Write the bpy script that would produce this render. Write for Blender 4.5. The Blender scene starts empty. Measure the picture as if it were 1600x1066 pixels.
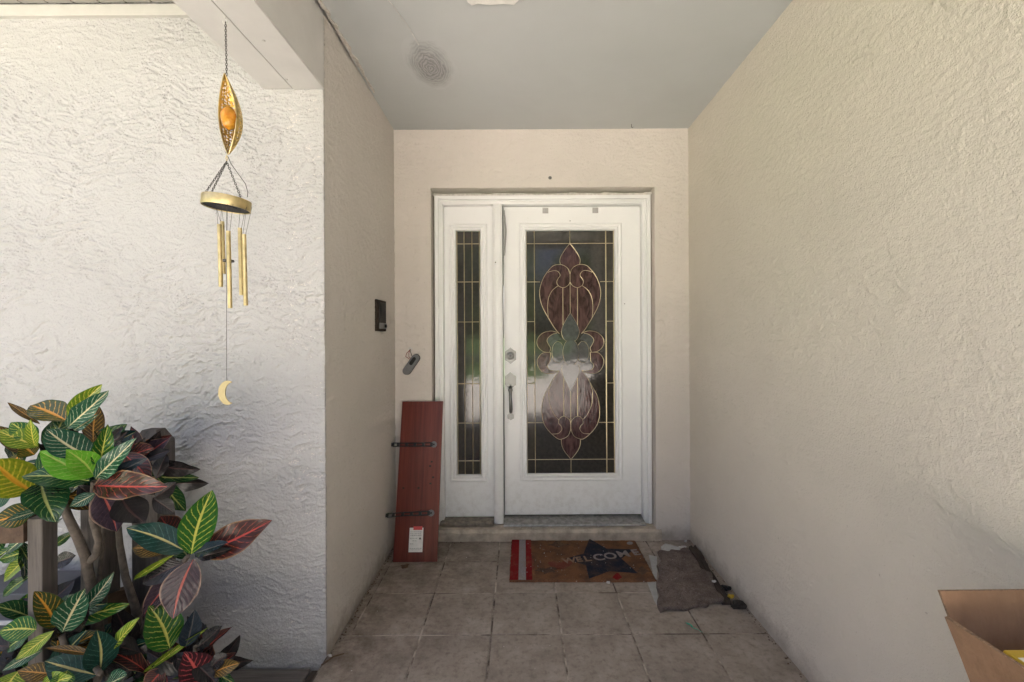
import bpy, bmesh, math, random
import numpy as np
from mathutils import Vector, Matrix
R = math.radians
scene = bpy.context.scene
COL = scene.collection
random.seed(7)

# ---------------------------------------------------------------- camera, sky, sun, exposure
F, CX, CY, H, ROLL = 680.0, 811.0, 525.0, 1.29, R(0.3)
cam = bpy.data.cameras.new('camera'); camo = bpy.data.objects.new('camera', cam); COL.objects.link(camo)
camo.location = (0, 0, H); camo.rotation_euler = (R(90), ROLL, 0)
cam.sensor_width = 36; cam.lens = 36*F/1600
cam.shift_x = (800-CX)/1600; cam.shift_y = (CY-533)/1600
cam.clip_start = 0.02; cam.clip_end = 2000
scene.camera = camo
SUN_EL, SUN_AZ = R(62), R(-14)          # azimuth from +Y (behind the house) towards +X: high, behind the roof
world = bpy.data.worlds.new('World'); scene.world = world; world.use_nodes = True
wn = world.node_tree
sky = wn.nodes.new('ShaderNodeTexSky'); sky.sky_type = 'NISHITA'; sky.sun_disc = False
sky.sun_elevation = SUN_EL; sky.sun_rotation = SUN_AZ; sky.dust_density = 8.0; sky.air_density = 0.35; sky.ozone_density = 0.0
bg = wn.nodes['Background']; bg.inputs['Strength'].default_value = 0.15
wn.links.new(sky.outputs[0], bg.inputs[0])
sl = bpy.data.lights.new('sun', 'SUN'); sl.energy = 5.0; sl.angle = R(0.5); sl.color = (1.0, 0.94, 0.86)
so = bpy.data.objects.new('sun', sl); COL.objects.link(so)
sd = Vector((math.sin(SUN_AZ)*math.cos(SUN_EL), math.cos(SUN_AZ)*math.cos(SUN_EL), math.sin(SUN_EL)))
so.rotation_euler = sd.to_track_quat('Z', 'Y').to_euler(); so.location = (0, 5, 20)
vs = scene.view_settings
vs.view_transform = 'Standard'; vs.look = 'None'; vs.gamma = 1.0; vs.use_curve_mapping = False
vs.exposure = 2.92
scene.render.engine = 'CYCLES'
cy = scene.cycles
cy.use_denoising = True; cy.max_bounces = 10; cy.diffuse_bounces = 6; cy.glossy_bounces = 4; cy.transmission_bounces = 6
cy.sample_clamp_indirect = 8; cy.caustics_reflective = False; cy.caustics_refractive = False

# ---------------------------------------------------------------- helpers
def P(px, py, Z):
    """photo pixel at a known distance -> place in the world"""
    dx, dy = px-CX, py-CY
    c, s = math.cos(ROLL), math.sin(ROLL)
    x = dx*c + dy*s; y = -dx*s + dy*c
    return Vector((x/F*Z, Z, H - y/F*Z))
def PF(px, py, z=0.0):
    """photo pixel on a level plane at height z"""
    a = P(px, py, 1.0); k = (z-H)/(a.z-H)
    return Vector((a.x*k, k, z))

class MB:
    def __init__(s): s.v = []; s.f = []
    def add(s, vs, fs):
        o = len(s.v); s.v += [tuple(v) for v in vs]; s.f += [tuple(i+o for i in f) for f in fs]; return s
    def box(s, x0, x1, y0, y1, z0, z1, b=0.0):
        if b <= 0:
            return s.add([(x0,y0,z0),(x1,y0,z0),(x1,y1,z0),(x0,y1,z0),(x0,y0,z1),(x1,y0,z1),(x1,y1,z1),(x0,y1,z1)],
                  [(3,2,1,0),(4,5,6,7),(0,1,5,4),(1,2,6,5),(2,3,7,6),(3,0,4,7)])
        bm = bmesh.new(); bmesh.ops.create_cube(bm, size=1)
        for v in bm.verts: v.co = Vector(((x0+x1)/2+v.co.x*(x1-x0), (y0+y1)/2+v.co.y*(y1-y0), (z0+z1)/2+v.co.z*(z1-z0)))
        bmesh.ops.bevel(bm, geom=list(bm.edges), offset=b, segments=2, affect='EDGES', profile=0.5)
        bm.verts.index_update()
        s.add([v.co for v in bm.verts], [[v.index for v in f.verts] for f in bm.faces]); bm.free(); return s
    def tube(s, pts, r, n=8, cap=True, flat=1.0):
        pts = [Vector(p) for p in pts]; m = len(pts)
        rs = r if isinstance(r, (list, tuple)) else [r]*m
        vs, up = [], None
        for i, p in enumerate(pts):
            d = (pts[min(i+1, m-1)]-pts[max(i-1, 0)])
            if d.length < 1e-9: d = Vector((0, 0, 1))
            d.normalize()
            if up is None: up = Vector((0, 1, 0)) if abs(d.y) < .9 else Vector((1, 0, 0))
            u = up-d*up.dot(d); u.normalize(); w = d.cross(u); up = u
            for k in range(n):
                a = 2*math.pi*k/n
                vs.append(p+u*(math.cos(a)*rs[i]*flat)+w*(math.sin(a)*rs[i]))
        fs = [(i*n+k, i*n+(k+1) % n, (i+1)*n+(k+1) % n, (i+1)*n+k) for i in range(m-1) for k in range(n)]
        if cap: fs += [tuple(range(n-1, -1, -1)), tuple((m-1)*n+k for k in range(n))]
        return s.add(vs, fs)
    def lathe(s, prof, n=24, c=(0,0,0), M=None):
        c = Vector(c); vs = []
        for r, z in prof:
            for k in range(n):
                a = 2*math.pi*k/n; v = Vector((r*math.cos(a), r*math.sin(a), z))
                vs.append((M @ v if M else v)+c)
        m = len(prof)
        fs = [(i*n+k, i*n+(k+1) % n, (i+1)*n+(k+1) % n, (i+1)*n+k) for i in range(m-1) for k in range(n)]
        fs += [tuple(range(n-1, -1, -1)), tuple((m-1)*n+k for k in range(n))]
        return s.add(vs, fs)
    def plate(s, pts, y0, y1):
        """polygon in the xz plane, thickness along y"""
        n = len(pts)
        return s.add([(p[0], y0, p[1]) for p in pts]+[(p[0], y1, p[1]) for p in pts],
              [tuple(range(n)), tuple(range(2*n-1, n-1, -1))]+[(i, i+n, (i+1) % n+n, (i+1) % n) for i in range(n)])
    def slab(s, pts, z0, z1):
        n = len(pts)
        return s.add([(p[0], p[1], z0) for p in pts]+[(p[0], p[1], z1) for p in pts],
              [tuple(range(n-1, -1, -1)), tuple(range(n, 2*n))]+[(i, (i+1) % n, (i+1) % n+n, i+n) for i in range(n)])
    def loops(s, ls):
        """rectangular loops (x0,x1,z0,z1,y) joined one to the next: frames and mouldings"""
        vs = []
        for x0, x1, z0, z1, y in ls: vs += [(x0,y,z0),(x1,y,z0),(x1,y,z1),(x0,y,z1)]
        fs = [(i*4+k, i*4+(k+1) % 4, (i+1)*4+(k+1) % 4, (i+1)*4+k) for i in range(len(ls)-1) for k in range(4)]
        return s.add(vs, fs)
    def build(s, name, mat, parent=None, smooth=False, fix=True):
        me = bpy.data.meshes.new(name); me.from_pydata(s.v, [], s.f)
        if fix:
            bm = bmesh.new(); bm.from_mesh(me); bmesh.ops.recalc_face_normals(bm, faces=bm.faces); bm.to_mesh(me); bm.free()
        if mat: me.materials.append(mat)
        if smooth:
            me.polygons.foreach_set('use_smooth', [True]*len(me.polygons))
            if smooth != 'all': me.set_sharp_from_angle(angle=R(38))
        o = bpy.data.objects.new(name, me); COL.objects.link(o)
        if parent:
            o.parent = parent
            b = base_of(parent)
            me.transform(Matrix.Translation(-b))
        return o
def base_of(o):
    v = Vector((0, 0, 0))
    while o: v += o.location; o = o.parent
    return v
def tag(o, label, cat=None, group=None, kind=None):
    if label: o['label'] = label
    if cat: o['category'] = cat
    if group: o['group'] = group
    if kind: o['kind'] = kind
    return o
def thing(name, loc, label, cat, group=None):
    o = bpy.data.objects.new(name, None); COL.objects.link(o); o.location = loc; o.empty_display_size = .05
    return tag(o, label, cat, group)
def settle(o, loc):
    """move a single-mesh thing's origin to its base"""
    o.data.transform(Matrix.Translation(-Vector(loc))); o.location = loc; return o

# numpy noise
def _h(ix, iy, seed):
    n = (ix.astype(np.int64)*374761393+iy.astype(np.int64)*668265263+seed*974711) & 0x7fffffff
    n = ((n ^ (n >> 13))*1274126177) & 0x7fffffff
    return ((n ^ (n >> 16)) & 0xffff)/65535.0
def vnoise(x, y, seed=0):
    ix, iy = np.floor(x), np.floor(y); fx, fy = x-ix, y-iy
    out = 0
    ux = fx*fx*fx*(fx*(fx*6-15)+10); uy = fy*fy*fy*(fy*(fy*6-15)+10)
    def g(a, b):
        t = _h(ix+a, iy+b, seed)*2*np.pi
        return np.cos(t)*(fx-a)+np.sin(t)*(fy-b)
    return ((g(0,0)*(1-ux)+g(1,0)*ux)*(1-uy)+(g(0,1)*(1-ux)+g(1,1)*ux)*uy)*1.5
def fbm(x, y, seed=0, o=3):
    s, a = 0, 1.0
    for i in range(o): s = s+a*vnoise(x*2**i, y*2**i, seed+i*17); a *= .5
    return s/1.5
def sst(a, b, x):
    t = np.clip((x-a)/(b-a), 0, 1); return t*t*(3-2*t)

# ---------------------------------------------------------------- materials
class NT:
    def __init__(s, name, rough=.6, spec=.5, metal=0.0):
        s.m = bpy.data.materials.new(name); s.m.use_nodes = True; s.t = s.m.node_tree
        s.b = s.t.nodes['Principled BSDF']
        s.b.inputs['Roughness'].default_value = rough; s.b.inputs['Specular IOR Level'].default_value = spec
        s.b.inputs['Metallic'].default_value = metal
    def n(s, typ, **kw):
        nd = s.t.nodes.new(typ)
        for k, v in kw.items(): setattr(nd, k, v)
        return nd
    def put(s, sock, v):
        if isinstance(v, bpy.types.NodeSocket): s.t.links.new(v, sock)
        elif isinstance(v, (tuple, list)) and len(v) == 3 and sock.type == 'RGBA': sock.default_value = (*v, 1)
        else: sock.default_value = v
    def coord(s, kind='Object', scale=(1, 1, 1)):
        tc = s.n('ShaderNodeTexCoord'); mp = s.n('ShaderNodeMapping'); mp.inputs['Scale'].default_value = scale
        s.t.links.new(tc.outputs[kind], mp.inputs[0]); return mp.outputs[0]
    def noise(s, scale, detail=3, rough=.5, vec=None, dist=0.0):
        nd = s.n('ShaderNodeTexNoise'); nd.inputs['Scale'].default_value = scale; nd.inputs['Detail'].default_value = detail
        nd.inputs['Roughness'].default_value = rough; nd.inputs['Distortion'].default_value = dist
        s.t.links.new(vec if vec else s.coord(), nd.inputs['Vector']); return nd.outputs['Fac']
    def math(s, op, a, b=0.0, c=0.0, clamp=False):
        nd = s.n('ShaderNodeMath', operation=op); nd.use_clamp = clamp
        for i, v in enumerate((a, b, c)): s.put(nd.inputs[i], v)
        return nd.outputs[0]
    def ramp(s, fac, a, b, ca=(0,0,0), cb=(1,1,1)):
        nd = s.n('ShaderNodeValToRGB'); e = nd.color_ramp.elements
        e[0].position = a; e[1].position = b; e[0].color = (*ca, 1); e[1].color = (*cb, 1)
        s.put(nd.inputs[0], fac); return nd.outputs[0]
    def mix(s, fac, a, b, mode='MIX'):
        nd = s.n('ShaderNodeMix', data_type='RGBA', blend_type=mode)
        s.put(nd.inputs[0], fac); s.put(nd.inputs[6], a); s.put(nd.inputs[7], b); return nd.outputs[2]
    def sep(s, vec):
        nd = s.n('ShaderNodeSeparateXYZ'); s.t.links.new(vec, nd.inputs[0]); return nd.outputs
    def bump(s, h, dist=.002, strength=1.0):
        nd = s.n('ShaderNodeBump'); nd.inputs['Distance'].default_value = dist; nd.inputs['Strength'].default_value = strength
        s.put(nd.inputs['Height'], h); s.t.links.new(nd.outputs[0], s.b.inputs['Normal'])
    def col(s, v): s.put(s.b.inputs['Base Color'], v); return s
    def rgh(s, v): s.put(s.b.inputs['Roughness'], v); return s

def plain(name, c, rough=.6, metal=0.0, var=.12, scale=30, bump=0.0, spec=.5):
    t = NT(name, rough, spec, metal)
    n = t.noise(scale, 4, .6)
    t.col(t.mix(t.ramp(n, .3, .7), tuple(x*(1-var) for x in c), tuple(min(1, x*(1+var)) for x in c)))
    if bump: t.bump(n, bump)
    return t.m

def stucco_mat(name, c, fine=.0012, dirt=.5):
    t = NT(name, .95, .10)
    big = t.noise(1.6, 4, .6); mid = t.noise(9, 4, .6)
    base = t.mix(t.ramp(big, .3, .7), tuple(x*.95 for x in c), tuple(x*1.03 for x in c))
    base = t.mix(t.math('MULTIPLY', t.ramp(mid, .45, .75), .10), base, (c[0]*.80, c[1]*.78, c[2]*.74))
    # grime splashed up from the floor, ragged edge; sparse dark specks
    z = t.sep(t.coord())[2]
    low = t.math('SUBTRACT', t.math('MULTIPLY', t.noise(14, 5, .7), .20), z)
    g = t.math('MULTIPLY', t.ramp(low, -.02, .09), dirt)
    base = t.mix(g, base, (.20, .155, .11))
    sp = t.ramp(t.noise(55, 2, .5), .74, .77)
    base = t.mix(t.math('MULTIPLY', sp, .35), base, (.22, .18, .14))
    t.col(base)
    h = t.math('ADD', t.noise(170, 4, .7), t.math('MULTIPLY', t.noise(75, 4, .65), 1.0))
    t.bump(h, fine*2.4)
    return t.m

M = {}  # one stucco paint; each wall tone below puts light balance into its colour
M['stucco_front'] = stucco_mat('stucco_front', (.43, .423, .417), .0013, .25)
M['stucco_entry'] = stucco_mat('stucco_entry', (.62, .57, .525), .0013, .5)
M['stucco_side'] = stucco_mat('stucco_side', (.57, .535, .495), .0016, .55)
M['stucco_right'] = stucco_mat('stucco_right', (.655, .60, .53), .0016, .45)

def ceiling_mat():
    t = NT('ceiling_paint', .75, .3)
    t.col(t.mix(t.ramp(t.noise(2.2, 5, .6), .3, .7), (.455, .475, .472), (.495, .515, .512)))
    t.bump(t.noise(120, 3, .6), .0004); return t.m
M['ceiling'] = ceiling_mat()
def white_paint(name, c, dirty):
    t = NT(name, .42, .45)
    co = t.coord()
    base = t.mix(t.ramp(t.noise(5, 4, .6), .3, .7), tuple(x*.96 for x in c), c)
    z = t.sep(co)[2]
    # scuffs and handling grime where shoes and hands reach
    low = t.math('MULTIPLY', t.ramp(z, .10, .46, (1, 1, 1), (0, 0, 0)), t.ramp(t.noise(26, 6, .75), .46, .72))
    base = t.mix(t.math('MULTIPLY', low, .55*dirty), base, (.33, .29, .24))
    sp = t.ramp(t.noise(70, 3, .6), .70, .74)
    base = t.mix(t.math('MULTIPLY', sp, .3*dirty), base, (.25, .22, .19))
    t.col(base); t.bump(t.noise(40, 3, .6), .0004); return t.m
M['door_paint'] = white_paint('door_paint', (.80, .80, .80), .7)
M['frame_paint'] = white_paint('frame_paint', (.80, .80, .795), .5)
M['beam_paint'] = plain('beam_paint', (.50, .488, .472), .55, var=.05, scale=8, bump=.0006)
M['trim_paint'] = plain('trim_paint', (.45, .435, .41), .6, var=.06, scale=12, bump=.0008)
M['soffit'] = plain('soffit_vinyl', (.26, .25, .235), .5, var=.1, scale=14)
M['roof'] = plain('roof_shingle', (.16, .14, .13), .9, var=.3, scale=9, bump=.004)
M['concrete'] = plain('step_concrete', (.43, .37, .30), .9, var=.28, scale=18, bump=.003)
M['caulk'] = plain('old_caulk', (.52, .49, .45), .8, var=.25, scale=40, bump=.002)
M['dark_gap'] = plain('dark_dirt', (.035, .028, .022), .95, var=.5, scale=60, bump=.004)
M['nickel'] = plain('satin_nickel', (.21, .208, .203), .42, 1.0, var=.08)
M['dark_metal'] = plain('dark_metal', (.10, .095, .09), .4, .9, var=.2)
M['brass_came'] = plain('brass_came', (.55, .47, .31), .35, 1.0, var=.12)
M['gold'] = plain('brushed_gold', (.56, .45, .24), .45, 1.0, var=.25)
M['gold_dark'] = plain('aged_gold', (.60, .42, .13), .35, 1.0, var=.35, scale=90)
M['black_plastic'] = plain('black_plastic', (.016, .015, .016), .6, var=.2, spec=.2)
M['black_metal'] = plain('black_bracket', (.018, .018, .02), .38, .3, var=.2)
M['grey_plastic'] = plain('grey_plastic', (.13, .13, .135), .4, var=.1)
M['bronze'] = plain('bronze_plate', (.030, .022, .017), .8, .0, var=.3, spec=.15)
M['wire'] = plain('thin_wire', (.07, .065, .06), .5, .5)
M['red_wire'] = plain('red_wire', (.25, .05, .04), .5)
M['white_bit'] = plain('white_scrap', (.55, .54, .52), .8, var=.3)
M['yellow'] = plain('yellow_print', (.50, .34, .03), .45)
M['white_print'] = plain('white_print', (.72, .71, .68), .5)
M['black_print'] = plain('black_print', (.02, .02, .02), .6)
M['red_print'] = plain('red_print', (.55, .06, .06), .5)
M['grey_print'] = plain('grey_print', (.33, .32, .31), .6)
M['grey_sheet'] = plain('grey_vinyl_sheet', (.34, .34, .33), .6, var=.15)
M['green_plastic'] = plain('green_ribbon', (.02, .36, .24), .35)
M['dry_leaf'] = plain('dry_leaf', (.09, .055, .03), .85, var=.4, scale=60)
M['soil'] = plain('dark_mulch', (.045, .034, .026), .95, var=.6, scale=45, bump=.02)
M['bark'] = plain('croton_bark', (.085, .068, .054), .85, var=.4, scale=55, bump=.003)
M['tree_bark'] = plain('tree_bark', (.13, .10, .08), .9, var=.4, scale=12, bump=.01)
M['grass'] = plain('grass', (.06, .11, .03), .9, var=.4, scale=3)
M['paving'] = plain('pale_concrete', (.58, .56, .53), .9, var=.12, scale=4)
M['far_leaf'] = plain('tree_leaf', (.06, .10, .03), .6, var=.5, scale=2)
M['blue_grey'] = plain('blue_grey_metal', (.055, .06, .075), .45, var=.12, scale=10)

def tile_mat(name, dark=0.0):
    t = NT(name, .62, .4)
    oi = t.n('ShaderNodeObjectInfo').outputs['Random']
    tc = t.n('ShaderNodeTexCoord'); geo = t.n('ShaderNodeNewGeometry')
    pos = geo.outputs['Position']
    n1 = t.noise(7, 5, .65, pos); n2 = t.noise(38, 5, .7, pos); n3 = t.noise(2.1, 4, .6, pos)
    c = t.mix(t.ramp(n1, .32, .70), (.215, .180, .150), (.37, .318, .270))
    c = t.mix(t.math('MULTIPLY', t.ramp(n2, .50, .72), .65), c, (.11, .085, .066))
    c = t.mix(t.math('MULTIPLY', t.ramp(n2, .28, .42, (1, 1, 1), (0, 0, 0)), .5), c, (.44, .385, .33))
    c = t.mix(t.math('MULTIPLY', oi, .16), c, (.13, .11, .097))
    # foot-traffic dirt, heavier towards the left and the door
    xyz = t.sep(pos)
    m = t.math('ADD', t.math('MULTIPLY', t.math('ADD', xyz[0], .95), -.55), t.math('MULTIPLY', n3, 1.0))
    m2 = t.math('ADD', m, t.math('MULTIPLY', t.math('SUBTRACT', xyz[1], 1.9), .25))
    d = t.math('MULTIPLY', t.ramp(m2, -.12, .42), t.ramp(t.noise(13, 6, .75, pos), .36, .62))
    c = t.mix(t.math('MULTIPLY', d, .62), c, (.085, .052, .030))
    t.col(c); t.rgh(t.math('ADD', t.math('MULTIPLY', n2, .25), .5))
    t.bump(t.math('ADD', n2, t.math('MULTIPLY', t.noise(120, 3, .6, pos), .5)), .0012); return t.m
M['tile'] = tile_mat('floor_tile')
def grout_mat():
    t = NT('grout', .95, .2); n = t.noise(6, 5, .7)
    t.col(t.mix(t.ramp(n, .42, .60), (.10, .08, .065), (.42, .365, .31))); t.bump(t.noise(150, 3, .6), .002); return t.m
M['grout'] = grout_mat()

def wood(name, ca, cb, axis=2, rough=.8, scale=14, bump=.0015, stretch=.06):
    t = NT(name, rough, .35)
    sc = [1, 1, 1]; sc[axis] = stretch
    v = t.coord('Object', tuple(sc))
    n = t.noise(scale, 6, .65, v, .6); f = t.noise(scale*7, 4, .7, v)
    c = t.mix(t.ramp(n, .35, .65), ca, cb)
    c = t.mix(t.math('MULTIPLY', t.ramp(f, .5, .7), .5), c, tuple(x*.45 for x in ca))
    t.col(c); t.bump(t.math('ADD', n, f), bump); return t.m
M['old_wood'] = wood('weathered_wood', (.045, .037, .032), (.125, .108, .096), 2)
M['old_wood_x'] = wood('weathered_timber', (.07, .06, .055), (.20, .18, .165), 0)
M['brown_wood'] = wood('brown_fence_wood', (.055, .032, .02), (.11, .068, .042), 1)
M['rotten_wood'] = wood('rotten_wood', (.035, .026, .02), (.085, .062, .048), 1, .9, 20, .004)
M['mahogany'] = wood('mahogany_laminate', (.085, .016, .011), (.16, .034, .023), 2, .28, 26, .0001, .03)
def card_mat():
    t = NT('cardboard', .85, .2)
    v = t.coord('Object', (1, 1, .12)); n = t.noise(60, 4, .6, v); b = t.noise(7, 5, .65)
    c = t.mix(t.ramp(b, .3, .7), (.20, .118, .072), (.26, .158, .10))
    c = t.mix(t.math('MULTIPLY', t.ramp(n, .5, .7), .2), c, (.15, .085, .05)); t.col(c); t.bump(t.math('ADD', n, t.math('MULTIPLY', b, 3.0)), .003); return t.m
M['card'] = card_mat()
M['card_edge'] = plain('cardboard_edge', (.22, .135, .08), .9, var=.5, scale=220)

def glass_mat(name, ca, cb, rough, wav, wscale, ior=1.75, streak=False):
    t = NT(name, rough, .5)
    t.b.inputs['IOR'].default_value = ior
    v = t.coord('Object', (1, 1, .35) if streak else (1, 1, 1))
    n = t.noise(wscale, 3, .55, v, 1.6 if streak else .3)
    t.col(t.mix(t.ramp(n, .35, .68), ca, cb)); t.bump(n, wav); return t.m
M['glass_dark'] = glass_mat('textured_glass', (.026, .0245, .0225), (.042, .039, .035), .05, .00022, 45, 1.48)
M['glass_border'] = glass_mat('border_glass', (.030, .027, .021), (.046, .041, .032), .05, .0005, 25, 1.5)
M['glass_purple'] = glass_mat('purple_streaky_glass', (.030, .014, .015), (.115, .062, .060), .06, .0012, 26, 1.32, True)
M['glass_clear'] = glass_mat('clear_bevel_glass', (.06, .062, .065), (.10, .104, .108), .03, .0004, 30, 1.42)
def amber():
    t = NT('amber_glass', .08, .5); t.b.inputs['Transmission Weight'].default_value = .55
    t.col(t.mix(t.ramp(t.noise(40, 3, .6, None, 1.5), .35, .65), (.75, .26, .012), (.95, .50, .06))); return t.m
M['amber'] = amber()
def coir():
    t = NT('coir', 1.0, .05)
    n = t.noise(340, 2, .7); b = t.noise(9, 5, .7)
    c = t.mix(t.ramp(n, .35, .68), (.13, .060, .032), (.30, .15, .078))
    c = t.mix(t.math('MULTIPLY', t.ramp(b, .42, .62), .75), c, (.085, .055, .04)); t.col(c); t.bump(n, .006); return t.m
M['coir'] = coir()
def flock(name, ca, cb, wear=.3):
    t = NT(name, 1.0, .1)
    n = t.noise(320, 2, .7); b = t.noise(16, 6, .75)
    c = t.mix(t.ramp(n, .35, .68), ca, cb)
    c = t.mix(t.math('MULTIPLY', t.ramp(b, .48, .66), wear), c, (.22, .13, .075)); t.col(c); t.bump(n, .005); return t.m
M['flock_red'] = flock('red_flock', (.14, .010, .012), (.27, .018, .02), .35)
M['flock_white'] = flock('white_flock', (.22, .20, .205), (.36, .335, .34), .3)
M['flock_navy'] = flock('navy_flock', (.012, .014, .022), (.032, .036, .052), .25)
M['flock_letter'] = flock('letter_flock', (.22, .19, .19), (.37, .33, .33), .5)
M['flock_faded'] = flock('faded_letter_flock', (.22, .14, .09), (.34, .24, .18), .6)
M['stain_grey'] = flock('grey_stain', (.11, .085, .07), (.25, .205, .175), .6)
M['stain_dark'] = flock('dark_stain', (.05, .035, .028), (.15, .095, .065), .6)
M['stain_red'] = flock('reddish_stain', (.12, .032, .026), (.24, .085, .055), .6)
def rugm():
    t = NT('matted_rug', 1.0, .1)
    n = t.noise(150, 4, .75, None, 2.0); b = t.noise(14, 5, .7)
    c = t.mix(t.ramp(n, .35, .66), (.085, .064, .054), (.36, .295, .26))
    c = t.mix(t.math('MULTIPLY', t.ramp(b, .42, .68), .5), c, (.055, .042, .035)); t.col(c); t.bump(n, .008); return t.m
M['rug'] = rugm()

def leaf_mat(name, body, body2, vein, mid, vw=.16, mw=.045, edge=None, ew=.0, rough=.27):
    t = NT(name, rough, .28)
    uv = t.n('ShaderNodeUVMap', uv_map='leaf').outputs[0]; x, y, _ = t.sep(uv)
    wob = t.math('MULTIPLY', t.math('SUBTRACT', t.noise(9, 3, .6), .5), .09)
    ax = t.math('ABSOLUTE', t.math('ADD', t.math('SUBTRACT', x, .5), t.math('MULTIPLY', wob, .25)))    # 0 at midrib, .5 at the edge
    s = t.math('FRACT', t.math('ADD', t.math('MULTIPLY', t.math('SUBTRACT', y, t.math('MULTIPLY', ax, .55)), 9.0), t.math('MULTIPLY', wob, 7.0)))
    tri = t.math('ABSOLUTE', t.math('SUBTRACT', s, .5))
    vm = t.ramp(tri, vw*.20, vw*.75, (1, 1, 1), (0, 0, 0))
    vm = t.math('MULTIPLY', vm, t.ramp(t.noise(13, 3, .6), .30, .52))
    vm = t.math('MULTIPLY', vm, t.ramp(ax, .36, .47, (1, 1, 1), (.15, .15, .15)))
    c = t.mix(t.ramp(t.noise(11, 4, .6), .35, .65), body, body2)
    c = t.mix(vm, c, vein)
    c = t.mix(t.ramp(ax, mw*.6, mw, (1, 1, 1), (0, 0, 0)), c, mid)
    if edge: c = t.mix(t.ramp(ax, .44-ew, .49-ew*.5), c, edge)
    bl = t.ramp(t.noise(34, 5, .7), .64, .70)
    c = t.mix(t.math('MULTIPLY', bl, .6), c, (.12, .075, .04))
    c = t.mix(t.math('MULTIPLY', t.noise(6, 4, .6), .55), c, (.010, .012, .008))
    t.col(c)
    hb = t.math('ADD', t.math('MULTIPLY', tri, .8), t.ramp(ax, 0, .06))
    t.bump(hb, .0016, .5); return t.m
LM = {
 'lime':   leaf_mat('leaf_lime', (.10, .33, .018), (.15, .42, .04), (.30, .45, .08), (.38, .50, .10)),
 'green':  leaf_mat('leaf_green', (.012, .075, .010), (.025, .12, .016), (.42, .46, .07), (.50, .50, .10)),
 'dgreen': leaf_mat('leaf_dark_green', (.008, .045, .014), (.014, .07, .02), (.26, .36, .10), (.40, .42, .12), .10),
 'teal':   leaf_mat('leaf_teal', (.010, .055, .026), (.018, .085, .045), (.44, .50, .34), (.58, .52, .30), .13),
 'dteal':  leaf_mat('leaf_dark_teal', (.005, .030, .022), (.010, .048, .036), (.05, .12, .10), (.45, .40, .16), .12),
 'yellow': leaf_mat('leaf_yellow', (.18, .26, .015), (.32, .36, .02), (.66, .55, .05), (.72, .36, .03), .30, .07),
 'ygreen': leaf_mat('leaf_yellow_green', (.08, .17, .012), (.14, .22, .02), (.52, .52, .07), (.60, .52, .09), .22),
 'orange': leaf_mat('leaf_orange_veined', (.022, .055, .01), (.06, .07, .012), (.55, .30, .03), (.68, .30, .03), .18, .06),
 'bronze': leaf_mat('leaf_bronze', (.05, .035, .012), (.10, .06, .018), (.42, .24, .04), (.50, .24, .05), .16),
 'maroon': leaf_mat('leaf_maroon', (.035, .010, .010), (.055, .016, .014), (.30, .055, .03), (.42, .05, .035), .12, .04, (.30, .16, .08), .0),
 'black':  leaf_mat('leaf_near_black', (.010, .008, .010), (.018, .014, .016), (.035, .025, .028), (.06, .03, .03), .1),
 'purple': leaf_mat('leaf_purple', (.030, .018, .028), (.055, .035, .048), (.10, .05, .06), (.42, .09, .07), .1, .04, (.34, .22, .16), .0),
 'pink':   leaf_mat('leaf_pink_veined', (.03, .010, .014), (.06, .012, .018), (.50, .07, .08), (.62, .10, .09), .2, .05),
 'navy':   leaf_mat('leaf_blue_black', (.012, .022, .034), (.022, .034, .05), (.04, .05, .065), (.11, .10, .10), .1),
}

# ---------------------------------------------------------------- the setting outside
XL, XR, YB, YC, ZC = -0.782, 1.072, 2.74, 1.755, 2.59     # porch sides, back wall, outer corner, ceiling
YF = -0.35                                                 # porch front
def sheet(name, x0, x1, y0, y1, z, mat):
    return tag(MB().add([(x0,y0,z),(x1,y0,z),(x1,y1,z),(x0,y1,z)], [(0,1,2,3)]).build(name, mat), None, kind='structure')
sheet('ground', -300, 300, -400, 300, -.112, M['grass'])
sheet('path', -7, 1.3, -8.5, YF-.05, -.10, M['paving'])  # sunlit paving, made this wide and pale to bounce light into the porch
sheet('driveway', 1.0, 8.5, -19, -2.0, -.104, M['paving'])
sheet('road', -120, 120, -26, -19, -.10, plain('asphalt', (.06, .06, .062), .9, var=.2, scale=3))

# ---------------------------------------------------------------- the house
house = thing('house', (0, YB, 0), 'beige stucco house with a covered front entry around the white door', 'house')
def trowel(u, v, seed, amp, su, sv):
    """skip-trowel stucco relief in metres"""
    wu = u+.018*vnoise(u*13, v*13, seed+1); wv = v+.012*vnoise(u*11, v*11, seed+2)
    rot = .045*vnoise(u*3.1, v*3.1, seed+9)+.02*vnoise(u*7, v*7, seed+12)
    a, b = wu+rot*.5, wv+rot
    def rag(x, y, sd, o):
        t_, k_ = 0, 1.0
        for q in range(o): t_ = t_+k_*vnoise(x*2.1**q, y*2.1**q, sd+q*17); k_ *= .62
        return t_/1.6
    m = .5+.5*sst(-.30, .30, fbm(u*2.6, v*2.6, seed+5, 3))
    n1 = lambda o: rag(a*su, (b-o)*sv, seed+3, 5)
    f1, g1 = sst(.0, .03, n1(0)), sst(.0, .03, n1(.009))
    n2 = rag(a*su*1.7+7, b*sv*1.5+3, seed+7, 4)
    p1 = f1*(1-.45*g1)                         # trowelled skins: flat, thicker along the lower lip
    p2 = sst(.16, .20, n2)
    fis = 1-sst(0, .025, np.abs(rag(a*su*.6+20, b*sv*.9, seed+8, 4)))
    return amp*(m*p1+.55*m*p2-.5*fis*m+.07*fbm(u*75, v*75, seed+10, 2)+.12*vnoise(u*3.1, v*3.1, seed+11))
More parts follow.
